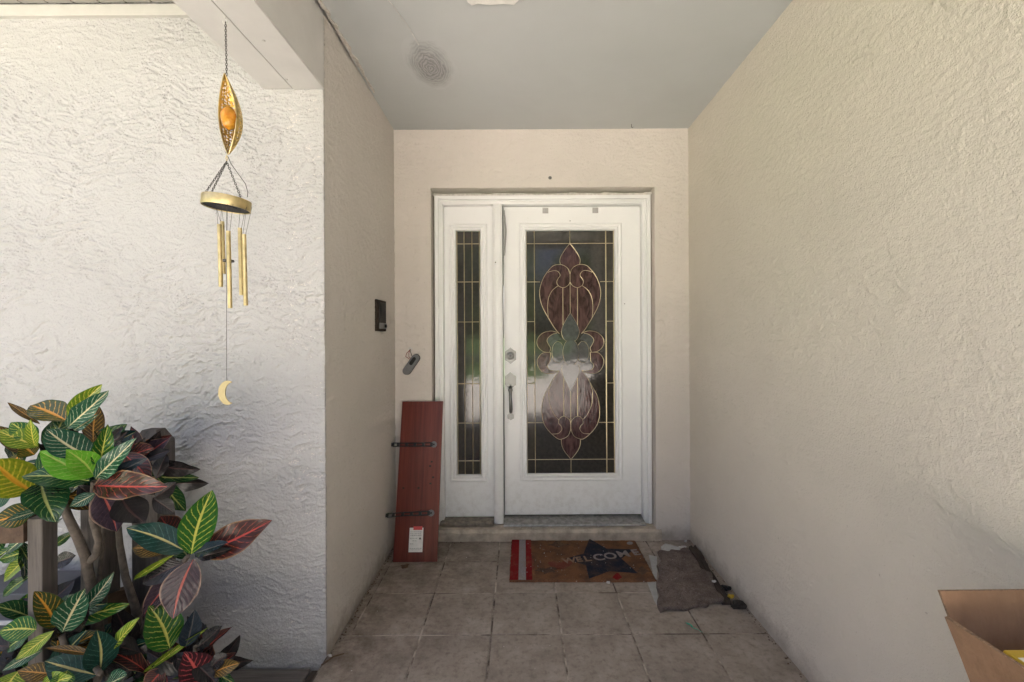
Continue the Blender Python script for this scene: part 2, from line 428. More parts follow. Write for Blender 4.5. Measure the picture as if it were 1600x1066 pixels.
def stucco(name, mat, o, du, dv, nrm, U, V, seed, amp, su=15, sv=30, hole=None, thick=.14, label=None, edges=(0, 0, 0, 0)):
    """wall panel: relief grid in front of a solid slab. U,V: grid coordinates along du,dv"""
    o, du, dv, nrm = map(np.array, (o, du, dv, nrm))
    U, V = np.array(U), np.array(V); g, h = np.meshgrid(U, V, indexing='ij')
    d = trowel(g, h, seed, amp, su, sv)
    fade = np.ones_like(g); e = .010
    for k, val in enumerate((g-U[0], U[-1]-g, h-V[0], V[-1]-h)):
        if edges[k]: fade *= sst(-.001, e, val)
    if hole:
        dx = np.maximum(np.maximum(hole[0]-g, g-hole[1]), 0); dy = np.maximum(np.maximum(hole[2]-h, h-hole[3]), 0)
        fade *= sst(-.001, e*1.5, np.hypot(dx, dy))
    d = d*fade
    co = o+g[..., None]*du+h[..., None]*dv+d[..., None]*nrm
    nu, nv = len(U), len(V)
    idx = np.arange(nu*nv).reshape(nu, nv)
    q = np.stack([idx[:-1, :-1], idx[1:, :-1], idx[1:, 1:], idx[:-1, 1:]], -1)
    if hole:
        cu = (U[:-1]+U[1:])/2; cv = (V[:-1]+V[1:])/2; a, b = np.meshgrid(cu, cv, indexing='ij')
        keep = ~((a > hole[0]) & (a < hole[1]) & (b > hole[2]) & (b < hole[3])); q = q[keep]
    q = q.reshape(-1, 4)
    if np.dot(np.cross(du, dv), nrm) < 0: q = q[:, ::-1]
    me = bpy.data.meshes.new(name)
    me.vertices.add(nu*nv); me.vertices.foreach_set('co', (co.reshape(-1, 3)-np.array([0, YB, 0])).ravel())
    me.loops.add(q.size); me.loops.foreach_set('vertex_index', q.ravel().astype(np.int32))
    me.polygons.add(len(q)); me.polygons.foreach_set('loop_start', np.arange(0, q.size, 4, dtype=np.int32))
    me.update(calc_edges=True); me.validate()
    me.polygons.foreach_set('use_smooth', [True]*len(me.polygons))
    me.materials.append(mat)
    ob = bpy.data.objects.new(name, me); COL.objects.link(ob); ob.parent = house
    if label: ob['label'] = label
    # solid core, joined into the same wall
    rects = [(U[0], U[-1], V[0], V[-1])] if not hole else [(U[0], hole[0], V[0], V[-1]), (hole[1], U[-1], V[0], V[-1]), (hole[0], hole[1], hole[3], V[-1])]
    bm = bmesh.new(); bm.from_mesh(me)
    for r in rects:
        vs8 = [bm.verts.new(tuple(o+a*du+b*dv-t*nrm-np.array([0, YB, 0]))) for t in (.004, thick) for a, b in ((r[0], r[2]), (r[1], r[2]), (r[1], r[3]), (r[0], r[3]))]
        fs = [bm.faces.new([vs8[i] for i in f]) for f in ((0,1,2,3), (7,6,5,4), (0,4,5,1), (1,5,6,2), (2,6,7,3), (3,7,4,0))]
        bmesh.ops.recalc_face_normals(bm, faces=fs)
    bm.to_mesh(me); bm.free()
    return ob
def rng(a, b, st): return np.linspace(a, b, max(2, int(round((b-a)/st))+1))
def rngs(pts, st): return np.unique(np.concatenate([rng(a, b, st) for a, b in zip(pts[:-1], pts[1:])]))
# door opening in the back wall
OX0, OX1, OZ1 = P(673.5, 560, YB).x, P(1024, 560, YB).x, P(850, 293, YB).z
front_wall = stucco('wall', M['stucco_front'], (0, YC, 0), (1, 0, 0), (0, 0, 1), (0, -1, 0),
    np.concatenate([rng(-5.0, -2.2, .04)[:-1], rng(-2.2, XL-.002, .0029)]), rng(-.12, 2.66, .0029), 11, .0052, 14, 31, label='rough pale stucco front wall left of the entry', thick=.16, edges=(0, 0, 0, 0))
back_wall = stucco('wall', M['stucco_entry'], (0, YB, 0), (1, 0, 0), (0, 0, 1), (0, -1, 0),
    rngs([XL-.05, OX0, OX1, XR+.05], .0055), rngs([-.02, OZ1, ZC+.03], .0055), 23, .0028, 14, 29, hole=(OX0, OX1, -.1, OZ1), thick=.26, label='beige stucco wall around the front door')
left_wall = stucco('wall', M['stucco_side'], (XL, 0, 0), (0, 1, 0), (0, 0, 1), (1, 0, 0),
    rng(YC+.0005, YB+.03, .0055), rng(-.12, ZC+.12, .0055), 37, .0027, 24, 28, thick=.15, label='narrow shaded stucco wall left of the door')
right_wall = stucco('wall', M['stucco_right'], (XR, 0, 0), (0, 1, 0), (0, 0, 1), (-1, 0, 0),
    np.concatenate([rng(YF-.3, .35, .05)[:-1], rng(.35, YB+.03, .0052)]), rng(-.12, ZC+.03, .0052), 51, .0019, 15, 32, thick=.15, label='long beige stucco wall right of the door')

# ceiling with a ragged gap along the left wall
cb = MB(); edge = []
yy = np.linspace(YB+.02, YF, 90)
for y in yy:
    gap = .002+.013*float(sst(2.25, 1.75, np.array(y)))*(1+.5*float(vnoise(np.array(y*17.), np.array(.3), 3)))
    edge.append((XL+gap if y > YC-.3 else XL+.004, y))
cb.slab([(XR+.02, YF), (XR+.02, YB+.02)]+edge, ZC, ZC+.02)
ceil = cb.build('ceiling', M['ceiling'], house); ceil['label'] = 'smooth grey painted porch ceiling'
# torn caulk along that gap
k = MB(); last = None
for i in range(34):
    y = 1.62+i*.021; w = .008+.012*random.random()*(1 if y < 2.15 else .25); z = ZC-.003-.006*random.random()
    a = XL+.012+.006*random.random()
    cur = [(a, y, z), (a+w, y, z-.002), (a+w, y, ZC+.001), (a, y, ZC+.001)]
    if last: k.add(last+cur, [(0, 1, 5, 4), (1, 2, 6, 5), (3, 0, 4, 7), (2, 3, 7, 6)])
    last = cur
k.build('caulk_strip', M['caulk'], house)
# beam over the open side: two cover boards under a core
beam = MB().box(-1.019, XL+.001, YF, YC-.002, 2.296, 2.78).build('beam', M['beam_paint'], house); beam['label'] = 'pale painted beam over the open side of the porch'
MB().box(-1.022, -.906, YF, YC-.004, 2.288, 2.2955, .002).build('board', M['beam_paint'], beam)
MB().box(-.902, XL+.004, YF, YC-.004, 2.286, 2.2955, .002).build('board', M['beam_paint'], beam)
MB().box(XL+.0015, XL+.006, YF, YC-.02, 2.290, ZC-.02, .001).build('board', M['beam_paint'], beam)
for px, py in ((452, 121), (417, 60)):
    q = P(px, py, 1.5); kz = (2.285-H)/(q.z-H); q = Vector((q.x*kz, q.y*kz, 2.285))
    MB().lathe([(.0, .0015), (.005, .001), (.005, -.0005), (0, -.002)], 10, q).build('screw', M['trim_paint'], beam)
# column under the far end of the beam, front fascia, roof
MB().box(-1.06, -.74, YF-.02, YF+.30, -.1, 2.284).build('column', M['stucco_front'], house)
MB().box(-1.02, XR+.3, YF-.06, YF-.004, 2.52, 2.78).build('fascia', M['beam_paint'], house)
roof = MB()
roof.box(-9, -1.03, 1.0, 13, 2.79, 2.95); roof.box(-1.03, 8, YF-.12, 13, 2.79, 2.95)
roof.build('roof', M['roof'], house)
MB().box(XR+.16, 7.6, YF-.3, YF-.14, -.1, 2.78).build('wall', M['stucco_right'], house)
# soffit panels and frieze above the white wall
tr = MB().box(-5, -1.03, YC-.020, YC+.01, 2.578, 2.622, .002).build('frieze_board', M['trim_paint'], house)
sof = MB().box(-5, -1.03, 1.02, YC+.02, 2.640, 2.66).build('soffit', M['dark_gap'], house)
x = -1.04
while x > -2.6:
    MB().box(x-.098, x, 1.02, YC-.021, 2.624, 2.638, .003).build('slat', M['soffit'], sof); x -= .104
# concrete step in the opening
st = MB(); n = 40
xs = np.linspace(OX0-.03, OX1+.03, n)
prof = [(YB+.012, -.01), (YB-.012, .0), (YB-.016, .055), (YB-.004, .070), (YB+.25, .074)]
vs_ = []
for i, xv in enumerate(xs):
    for yv, zv in prof:
        j = .004*float(vnoise(np.array(xv*22.), np.array(zv*60+yv*9), 5)); vs_.append((xv, yv+j, zv+(j*.8 if zv > .01 else 0)))
m = len(prof)
st.add(vs_, [(i*m+q, i*m+q+1, (i+1)*m+q+1, (i+1)*m+q) for i in range(n-1) for q in range(m-1)])
step = st.build('step', M['concrete'], house, True); step['label'] = 'rough chipped concrete step below the door'

# ---- door frame, sidelight, door (Y: frame front 2.85, slab front 2.90)
YFR, YS = 2.80, 2.865
def X(px, Y=YS): return P(px, 560, Y).x
def Z(py, Y=YS): return P(850, py, Y).z
fr = bpy.data.objects.new('door_frame', None); COL.objects.link(fr); fr.parent = house; fr['label'] = 'white painted frame around door and sidelight'
FX0, FX1, FZ1, FZ0 = X(679, YFR), X(1018, YFR), Z(305, YFR), .076
def jamb(name, x0, x1, z0, z1, head=False):
    b = MB()
    return b
for nm, (x0, x1, z0, z1) in {'jamb': (FX0, FX0+.052, FZ0, FZ1), 'jamb.': (FX1-.052, FX1, FZ0, FZ1), 'head': (FX0+.0525, FX1-.0525, FZ1-.052, FZ1)}.items():
    nm = nm.strip('.')
    b = MB().box(x0, x1, YFR+.018, YS+.09, z0, z1, .003)
    if nm == 'head':
        b.box(x0-.05, x1+.05, YFR, YFR+.0175, z1-.026, z1-.001, .004); b.box(x0-.02, x1+.02, YFR+.008, YFR+.0178, z1-.040, z1-.0265, .003)
    else:
        s = 1 if x0 < 0 else -1; e = x0 if s > 0 else x1
        a, c = sorted((e+s*.001, e+s*.026)); b.box(a, c, YFR-.0005, YFR+.0175, z0, z1-.0005, .004)
        a, c = sorted((e+s*.0265, e+s*.040)); b.box(a, c, YFR+.008, YFR+.0178, z0, z1-.03, .003)
    b.build(nm, M['frame_paint'], fr, True)
MX0, MX1 = X(770.5, YFR), X(785, YFR)
MB().box(MX0, MX1, YFR+.012, YS+.09, FZ0, FZ1-.0525, .003).box(MX0+.010, MX1-.010, YFR+.004, YFR+.0118, FZ0+.002, FZ1-.054, .003).build('mullion', M['frame_paint'], fr, True)
MB().box(MX1+.0005, MX1+.006, YS-.018, YS-.003, .10, FZ1-.056, .001).build('weatherstrip', M['grey_plastic'], fr)
# caulk smear round the frame
sm = MB()
for i in range(26):
    a = FX0-.012+i*(FX1-FX0+.024)/26; w = (FX1-FX0+.024)/26
    sm.box(a, a+w*1.0, YFR+.001+.003*random.random(), YFR+.02, FZ1-.002, FZ1+.008+.008*random.random())
sm.build('caulk_bead', M['caulk'], fr)
# sills
MB().box(FX0+.03, MX0-.002, YFR-.02, YS+.05, .0765, .100, .004).build('sill', plain('dirty_sill', (.20, .17, .135), .85, var=.45, scale=30, bump=.002), fr, True)
th = MB().add([(MX1+.001, YFR-.03, .0765), (FX1-.05, YFR-.03, .0765), (FX1-.05, YFR-.026, .086), (MX1+.001, YFR-.026, .086), (MX1+.001, YS+.03, .106), (FX1-.05, YS+.03, .106), (MX1+.001, YS+.03, .0765), (FX1-.05, YS+.03, .0765)],
    [(0, 1, 2, 3), (3, 2, 5, 4), (4, 5, 7, 6), (6, 7, 1, 0), (0, 3, 4, 6), (1, 7, 5, 2)])
th.build('threshold', plain('dirty_aluminium', (.30, .29, .275), .5, .5, var=.4, scale=34, bump=.001), fr)

GY = YS+.006           # face of the glass
def tubes(name, lines, r, parent, mat=None):
    for ln in lines:
        pts = [(X(a, GY), GY-.001, Z(b, GY)) for a, b in ln]
        MB().tube(pts, r, 6, True, .8).build(name, mat or M['brass_came'], parent, True)
def panel(parent, x0, x1, z0, z1, g, name):
    """painted slab with an opening g=(x0,x1,z0,z1) and a moulding round it"""
    MB().loops([(x0, x1, z0, z1, YS+.045), (x0, x1, z0, z1, YS+.002), (x0+.002, x1-.002, z0+.002, z1-.002, YS), (g[0]-.03, g[1]+.03, g[2]-.03, g[3]+.03, YS), (g[0]-.03, g[1]+.03, g[2]-.03, g[3]+.03, YS+.045), (x0, x1, z0, z1, YS+.045)]).build(name, M['door_paint'], parent)
    o = lambda d, y: (g[0]-d, g[1]+d, g[2]-d, g[3]+d, y)
    MB().loops([o(.0295, YS+.03), o(.048, YS-.0005), o(.048, YS-.004), o(.044, YS-.009), o(.036, YS-.010), o(.031, YS-.006), o(.024, YS-.006), o(.016, YS-.012), o(.008, YS-.012), o(.003, YS-.006), o(0, YS+.004), o(0, YS+.012), o(.0295, YS+.03)]).build('moulding', M['door_paint'], parent)
def pane_rect(parent, x0, x1, y0, y1, mat, dy=0.0):
    a, b, c, d = X(x0, GY), X(x1, GY), Z(y1, GY), Z(y0, GY)
    g = .0008
    MB().box(a+g, b-g, GY+.0005+dy, GY+.0045+dy, c+g, d-g).build('pane', mat, parent)
def smooth(pts, n=6):
    """Catmull-Rom through the points"""
    out = []
    p = [pts[0]]+list(pts)+[pts[-1]]
    for i in range(1, len(p)-2):
        for k in range(n):
            t = k/n
            out.append(tuple(.5*((2*p[i][j])+(p[i+1][j]-p[i-1][j])*t+(2*p[i-1][j]-5*p[i][j]+4*p[i+1][j]-p[i+2][j])*t*t+(3*p[i][j]-p[i-1][j]-3*p[i+1][j]+p[i+2][j])*t**3) for j in (0, 1)))
    out.append(tuple(pts[-1])); return out

# sidelight window
side = bpy.data.objects.new('sidelight', None); COL.objects.link(side); side.parent = house; side['label'] = 'narrow leaded-glass sidelight left of the door'
SG = (X(713.5, GY), X(750.5, GY), Z(741, GY), Z(361.5, GY))
panel(side, FX0+.053, MX0-.001, .101, FZ1-.053, SG, 'panel')
vx = [713.5, 725.7, 738, 750.5]; hy = [361.5, 381, 440.5, 503, 599.5, 661, 720, 741]
for i in range(3):
    for j in range(7): pane_rect(side, vx[i], vx[i+1], hy[j], hy[j+1], M['glass_border'] if j in (0, 6) else M['glass_dark'])
tubes('came', [[(v, 361.5), (v, 741)] for v in vx[1:3]]+[[(713.5, h), (750.5, h)] for h in hy[1:-1]]+[[(714.6, 361.5), (714.6, 741)], [(749.4, 361.5), (749.4, 741)]], .0028, side)

# the door
door = bpy.data.objects.new('door', None); COL.objects.link(door); door.parent = house; door['label'] = 'white front door with large ornamental leaded glass'
DG = (X(823, GY), X(960, GY), Z(740, GY), Z(361.5, GY))
panel(door, MX1+.007, FX1-.0535, .112, FZ1-.0535-.004, DG, 'slab')
MB().box(MX1+.008, FX1-.055, YS+.006, YS+.045, .107, .1115).build('door_sweep', M['black_plastic'], door)
hy = [361.5, 381.3, 441, 503, 599.5, 661, 718.5, 740]
for a, b in ((823, 835.3), (947.3, 960)):
    for j in range(7): pane_rect(door, a, b, hy[j], hy[j+1], M['glass_border'])
for a, b in ((835.3, 891), (891, 947.3)):
    pane_rect(door, a, b, 361.5, 381.3, M['glass_border']); pane_rect(door, a, b, 718.5, 740, M['glass_dark'])
pane_rect(door, 835.3, 947.3, 381.3, 718.5, M['glass_dark'])
MC = 891.0
def mir(l): return [(2*MC-a, b) for a, b in l]
def glass_piece(pts, mat, lift=.0022):
    q = [(X(a, GY), Z(b, GY)) for a, b in pts]
    clean = [q[0]]
    for p_ in q[1:]:
        if (p_[0]-clean[-1][0])**2+(p_[1]-clean[-1][1])**2 > 4e-7: clean.append(p_)
    if (clean[0][0]-clean[-1][0])**2+(clean[0][1]-clean[-1][1])**2 < 4e-7: clean.pop()
    MB().plate(clean, GY-lift, GY+.0003).build('pane', mat, door)
bud_r = smooth([(891, 381.3), (897.3, 389), (903.5, 398.5), (906.8, 406.5), (906, 414)])
bud_l = mir(bud_r)
top_arc = smooth([(891, 429), (894, 421), (900, 416), (907.5, 414), (917, 416), (925.5, 424.5), (933, 436), (938, 451), (938.4, 464), (934.7, 479), (926.5, 495), (915, 514), (908, 522)])
lobe_in = smooth([(891, 441.3), (894.5, 447), (902, 450.3), (909.5, 447), (911.8, 441), (909.4, 435.6), (906.6, 431), (909.4, 425.4), (915, 423.5), (922.5, 425), (925.5, 426.5)])
in_line = smooth([(909.5, 447), (918.8, 454.5), (924.5, 465.7), (926.3, 479), (925.5, 496)])
kite_u = smooth([(891, 490), (897, 499.5), (902.8, 510.7), (904.7, 520), (902, 529), (898, 533)])
pet_u = smooth([(908, 522), (915, 519), (922.5, 518), (934, 521), (942, 529.5), (942.6, 540), (935, 549), (924, 551.5)])
pet_ui = smooth([(912, 521.5), (919, 523), (925.5, 528), (927.5, 533.5), (924, 541), (922, 545), (924, 551.5)])
pet_l = smooth([(922, 551.5), (935, 552.6), (942.6, 562.8), (941, 574), (933, 583), (919.6, 584.2), (908.5, 580)])
pet_li = smooth([(922, 551.5), (923, 565), (927.5, 571.8), (924, 578.5), (915, 580.5), (908.5, 580)])
side_oval = [(910.5+9.2*math.cos(t), 551+16.5*math.sin(t)) for t in np.linspace(-2.45, 2.45, 26)]
oval = [(891.4+12*math.cos(t), 551.5+20.8*math.sin(t)) for t in np.linspace(0, 2*math.pi, 37)]
kite_d = smooth([(903.4, 571), (904.6, 580), (901, 592), (891, 612.6)])
low_out = smooth([(908.5, 580), (917.4, 592), (926.4, 607.8), (933, 621), (936, 637), (935.4, 652.8), (930.9, 666.4), (920.7, 678.7), (910.6, 686.4), (903.8, 686.2), (895.5, 681.5), (891, 671.5)])
low_in = smooth([(921.5, 599.5), (924.8, 611), (925, 622), (923, 634.8), (916.2, 649.5), (909.6, 656.5)])
low_lobe = smooth([(891, 662), (893.5, 656.2), (901.6, 651), (908.3, 654.5), (910, 661.9), (906.3, 666.4), (905.3, 672), (910.6, 677.8), (920.7, 678.7)])
bud_d = smooth([(906, 686.4), (905, 697), (900.5, 706.5), (891, 718.5)])
def side_of(pts, s): return pts if s > 0 else mir(pts)
for s in (1, -1):
    w = lambda l: side_of(l, s)
    # upper scroll: comma lobe, outer crescent, inner blades
    i1 = min(range(len(top_arc)), key=lambda i: abs(top_arc[i][0]-925.5)+abs(top_arc[i][1]-424.5))
    glass_piece(w(top_arc[:i1+1]+lobe_in[::-1]), M['glass_purple'])
    i2 = min(range(len(top_arc)), key=lambda i: abs(top_arc[i][0]-926.5)+abs(top_arc[i][1]-495))
    jl = [p_ for p_ in lobe_in if lobe_in.index(p_) >= 18]
    glass_piece(w(top_arc[i1:i2+1]+in_line[::-1]+jl), M['glass_purple'] if s > 0 else M['glass_purple'])
    glass_piece(w([(902.5, 450.3)]+lobe_in[12:19]+in_line+top_arc[i2:]+[(904.5, 518), (902.6, 510)]), M['glass_purple'])
    glass_piece(w([(891, 441.3)]+lobe_in[:12]+[(902.3, 450.4), (902.3, 509.5), (897, 499.5), (891, 490)]), M['glass_purple'])
    glass_piece(w(pet_u+pet_ui[::-1]), M['glass_purple']); glass_piece(w(pet_l+pet_li[::-1]), M['glass_purple'])
    glass_piece(w(side_oval), M['glass_clear'], .0030)
    glass_piece(w(pet_ui[:-4]+[(918, 541), (912, 533), (905, 531)]), M['glass_clear'], .0016)
    glass_piece(w(pet_li[6:]+[(904, 574), (912, 568), (918, 562)]), M['glass_clear'], .0016)
    # lower scroll
    j1 = min(range(len(low_out)), key=lambda i: abs(low_out[i][0]-921.5)+abs(low_out[i][1]-599.5))
    j2 = min(range(len(low_out)), key=lambda i: abs(low_out[i][0]-920.7)+abs(low_out[i][1]-678.7))
    glass_piece(w(low_out[j1:j2+1]+low_lobe[::-1][:29]+low_in[::-1][1:]), M['glass_purple'])
    glass_piece(w(low_out[j2:]+low_lobe), M['glass_purple'])
    glass_piece(w([(902, 590)]+low_out[:j1+1]+low_in+low_lobe[12:18][::-1]+[(902, 650.9)]), M['glass_purple'])
    glass_piece(w([(891, 612.8), (901.7, 591), (901.7, 651), (893.5, 656.2), (891, 661.5)]), M['glass_purple'])
    tubes('came', [w(l) for l in (bud_r, top_arc, lobe_in, in_line, kite_u, pet_u, pet_ui, pet_l, pet_li, side_oval, kite_d, low_out, low_in, low_lobe, bud_d)], .0025, door)
    tubes('came', [w([(902.4, 450), (902.4, 509)]), w([(901.8, 591), (901.8, 651)]), w([(835.3, 361.5), (835.3, 740)])[:] if s < 0 else [(835.3, 361.5), (835.3, 740)], w([(938, 441), (960, 441)]), w([(935, 661), (960, 661)]), w([(947.3, 503), (960, 503)]), w([(947.3, 599.5), (960, 599.5)]), w([(959, 361.5), (959, 740)])], .0028, door)
glass_piece(bud_r+[(898, 418)]+[(891, 429)]+[(884, 418)]+bud_l[::-1], M['glass_purple'])
glass_piece(kite_u+mir(kite_u)[::-1], M['glass_clear'], .0030)
glass_piece(oval[:-1], M['glass_clear'], .0042)
glass_piece(kite_d+mir(kite_d)[::-1], M['glass_clear'], .0030)
glass_piece(bud_d+mir(bud_d)[::-1]+[(882, 684), (891, 672), (900, 684)], M['glass_purple'])
tubes('came', [oval, [(823, 381.3), (960, 381.3)], [(823, 718.5), (960, 718.5)], [(891, 361.5), (891, 381.3)], [(891, 718.5), (891, 740)], [(891, 429), (891, 490)], [(891, 612.6), (891, 671.5)], [(947.3, 361.5), (947.3, 740)]], .0025, door)
# hardware
def hexa(cx, cz, w, h): return [(cx-w, cz-h*.5), (cx, cz-h), (cx+w, cz-h*.5), (cx+w, cz+h*.5), (cx, cz+h), (cx-w, cz+h*.5)]
dx, dz = X(797.3), Z(556)
MY = Matrix.Rotation(R(90), 4, 'X')
db = MB().plate(hexa(dx, dz, .036, .053), YS-.006, YS-.0003).plate(hexa(dx, dz, .030, .045), YS-.012, YS-.0055).build('deadbolt', M['nickel'], door)
MB().lathe([(0, .026), (.012, .026), (.0225, .022), (.0235, .010), (.026, .0)], 24, (dx, YS-.010, dz), MY).build('cylinder', M['nickel'], door, True)
MB().lathe([(0, .0285), (.006, .0285), (.0075, .0255)], 16, (dx, YS-.010, dz), MY).build('keyway', M['dark_metal'], door, True)
hx, hz = X(797), Z(595)
MB().plate(hexa(hx, hz, .036, .056), YS-.006, YS-.0003).plate(hexa(hx, hz-.002, .029, .047), YS-.015, YS-.0055).build('handle_plate', M['nickel'], door)
MB().plate([(hx-.008, hz-.024), (hx, hz-.036), (hx+.008, hz-.024)], YS-.019, YS-.0145).build('keyhole', M['dark_metal'], door)
gp = [(hx, YS-.006, hz-.040), (hx, YS-.032, hz-.050), (hx, YS-.050, hz-.068), (hx, YS-.056, hz-.10), (hx+.002, YS-.055, hz-.14), (hx+.003, YS-.048, hz-.175), (hx+.002, YS-.028, hz-.200), (hx+.002, YS-.004, hz-.206)]
MB().tube(smooth3(gp) if False else gp, [.012, .011, .010, .009, .0105, .012, .011, .010], 12).build('handle', M['nickel'], door, 'all')
MB().lathe([(.014, .016), (.015, .004), (.010, -.004)], 12, (hx, YS-.046, hz-.064)).build('thumb_latch', M['nickel'], door, True)
MB().plate(hexa(hx+.001, Z(651), .021, .024), YS-.004, YS-.0003).build('handle_foot', M['nickel'], door)
for px in (853, 931):   # grey tape left on the top rail
    MB().box(X(px-4.5), X(px+4.5), YS-.0012, YS-.0002, Z(334), Z(325.5)).build('tape', M['grey_print'], door)
for px, py, s in ((891.5, 346, .003), (775.5, 412.5, .004), (976, 476, .003)):
    MB().lathe([(0, .0025), (s, .0015), (s*1.1, 0)], 8, (X(px), YS-.0005 if px > 786 else YFR+.004, Z(py)), MY).build('nail_hole', M['dark_gap'], door)
# torn weatherstrip bulging from the gap at the latch side
ws = []
for i in range(13):
    t = i/12; ws.append((X(788.5)+.007*math.sin(t*math.pi)+.003*random.random(), YS-.012, Z(330+t*70)))
MB().tube(ws, [.003+.004*math.sin(i/12*math.pi) for i in range(13)], 6).build('torn_weatherstrip', M['grey_print'], door, True)

# ---------------------------------------------------------------- porch floor and tiles
T = .305
fl = MB().box(XL-.004, XR+.02, YF-.05, YB+.06, -.11, -.0035).build('porch_floor', M['grout']); tag(fl, None, kind='structure')
xl = [XL-.003, -.737]+[-.432+T*i for i in range(5)]+[XR+.006]
yl = [YB+.02]+[2.492-T*i for i in range(11)]
tcache = {}
def tile_mesh(w, d):
    key = (round(w, 3), round(d, 3))
    if key not in tcache:
        b = MB(); e = .004; g = .0038
        w2, d2 = w/2-g, d/2-g
        b.add([(-w2,-d2,-.009),(w2,-d2,-.009),(w2,d2,-.009),(-w2,d2,-.009), (-w2,-d2,-.0022),(w2,-d2,-.0022),(w2,d2,-.0022),(-w2,d2,-.0022),
               (-w2+e,-d2+e,0),(w2-e,-d2+e,0),(w2-e,d2-e,0),(-w2+e,d2-e,0)],
              [(8,9,10,11)]+[(i, (i+1) % 4, (i+1) % 4+4, i+4) for i in range(4)]+[(i+4, (i+1) % 4+4, (i+1) % 4+8, i+8) for i in range(4)])
        me = bpy.data.meshes.new('tile'); me.from_pydata(b.v, [], b.f); me.materials.append(M['tile']); tcache[key] = me
    return tcache[key]
for i in range(len(xl)-1):
    for j in range(len(yl)-1):
        if i == 0 and yl[j] < 1.9: continue
        a, b_, c, d = xl[i], xl[i+1], yl[j+1], yl[j]
        if i == 1 and yl[j] < 1.9: a = XL-.002
        o = bpy.data.objects.new('tile', tile_mesh(b_-a, d-c)); COL.objects.link(o); o.parent = fl
        o.location = ((a+b_)/2, (c+d)/2, random.uniform(-.0007, .0006)); o.rotation_euler = (random.uniform(-.0025, .0025), random.uniform(-.0025, .0025), random.uniform(-.003, .003))
# planting bed
bed = MB(); nx, ny = 60, 60
gx, gy = np.meshgrid(np.linspace(-3.2, XL-.006, nx), np.linspace(-.6, YC+.02, ny), indexing='ij')
gz = -.075+.02*fbm(gx*9, gy*9, 4, 4)
bed.add([(float(a), float(b), float(c)) for a, b, c in zip(gx.ravel(), gy.ravel(), gz.ravel())], [(i*ny+j, (i+1)*ny+j, (i+1)*ny+j+1, i*ny+j+1) for i in range(nx-1) for j in range(ny-1)])
tag(bed.build('planting_bed', M['soil'], None, 'all'), None, kind='structure')

# ---------------------------------------------------------------- wind chime
wx, wy = P(357, 22, 1.352).x, 1.352
WS = 1.352
def W(px, py, d=0.0): return P(px, py, WS+d)
chime = thing('wind_chime', (wx, wy, W(353, 628).z), 'gold wind chime with amber glass bead, tubes and moon hanging from the beam', 'wind chime')
MB().tube([(wx, wy, 2.2915)]+[(wx+.007*math.sin(a), wy, 2.277-.008*math.cos(a)*-1-.006) for a in np.linspace(0, 5.2, 12)], .0013, 6).build('hook', M['white_bit'], chime, True)
def chain(name, a, b, link=.0075, r=.0009, rad=.0030, mat='wire'):
    a, b = Vector(a), Vector(b); n_ = max(2, int((b-a).length/link)); d = (b-a).normalized()
    u = Vector((1, 0, 0))-d*d.x; u.normalize(); w = d.cross(u); mb = MB()
    for i in range(n_):
        c = a.lerp(b, (i+.5)/n_); ax = u if i % 2 else (u*.3+w*.95)
        pts = [c+ax*(rad*math.cos(t))+d*((link*.66)*math.sin(t)) for t in np.linspace(0, 2*math.pi, 11)]
        mb.tube(pts, r, 5, False)
    return mb.build(name, M[mat], chime, True)
chain('chain', W(357.5, 30), W(358.5, 117))
# almond-shaped perforated shell
orn_c = W(361, 176); L_ = .252
sh = MB(); nu, nv = 66, 30; pts = []
for i in range(nu+1):
    t = i/nu; w = .043*(math.sin(math.pi*t)**.85)*(1+.10*math.sin(math.pi*(t-.2)))+.0008
    zc = L_*(1-t); lean = .006*math.sin(math.pi*t)+.010*(t-.0)
    for j in range(nv+1):
        a = R(-92+190*j/nv)
        pts.append((math.sin(a)*w*.62+lean-.002, -.006+math.cos(a)*w*1.15, zc))
fs = []
for i in range(nu):
    for j in range(nv):
        hole = 3 < i < nu-3 and 1 < j < nv-2 and (i+(j//3) % 2) % 3 and j % 3 and random.random() < .62
        if not hole: fs.append((i*(nv+1)+j, i*(nv+1)+j+1, (i+1)*(nv+1)+j+1, (i+1)*(nv+1)+j))
ob0 = W(357, 238.5); off = Vector((ob0.x+.001, wy, ob0.z))
sh.add([Vector(p_)+off for p_ in pts], fs)
orn = sh.build('perforated_shell', M['gold_dark'], chime, True, False)
md = orn.modifiers.new('thickness', 'SOLIDIFY'); md.thickness = .0012
for j in (0, nv): MB().tube([Vector(pts[i*(nv+1)+j])+off for i in range(nu+1)], .0016, 6).build('rim', M['gold'], chime, True)
bc = W(361.5, 180, -.014)
MB().lathe([(0.0001, -.036)]+[(.0225*math.cos(a)*(1+.05*math.sin(5*a)), .036*math.sin(a)) for a in np.linspace(-1.4, 1.4, 14)]+[(.0001, .036)], 20, bc).build('amber_bead', M['amber'], chime, 'all')
MB().tube([W(357, 238), W(358.5, 243), W(357, 248), W(355.6, 243), W(357, 238)], .0012, 6).build('ring', M['gold'], chime, True)
rc = W(356.3, 313.5); rr = .066
tilt = Matrix.Rotation(R(5.5), 4, 'Y')
MB().lathe([(rr-.004, .0148), (rr-.0005, .0152), (rr, .014), (rr, -.014), (rr-.0005, -.0152), (rr-.003, -.0152), (rr-.0032, .0147)], 40, rc, tilt).build('drum_rim', M['gold'], chime, True)
MB().lathe([(0, .010), (rr-.0034, .0105), (rr-.0034, -.0120), (.030, -.0105), (.028, -.0125), (0, -.0125)], 40, rc, tilt).build('drum_base', M['black_plastic'], chime, True)
top = W(357, 248)
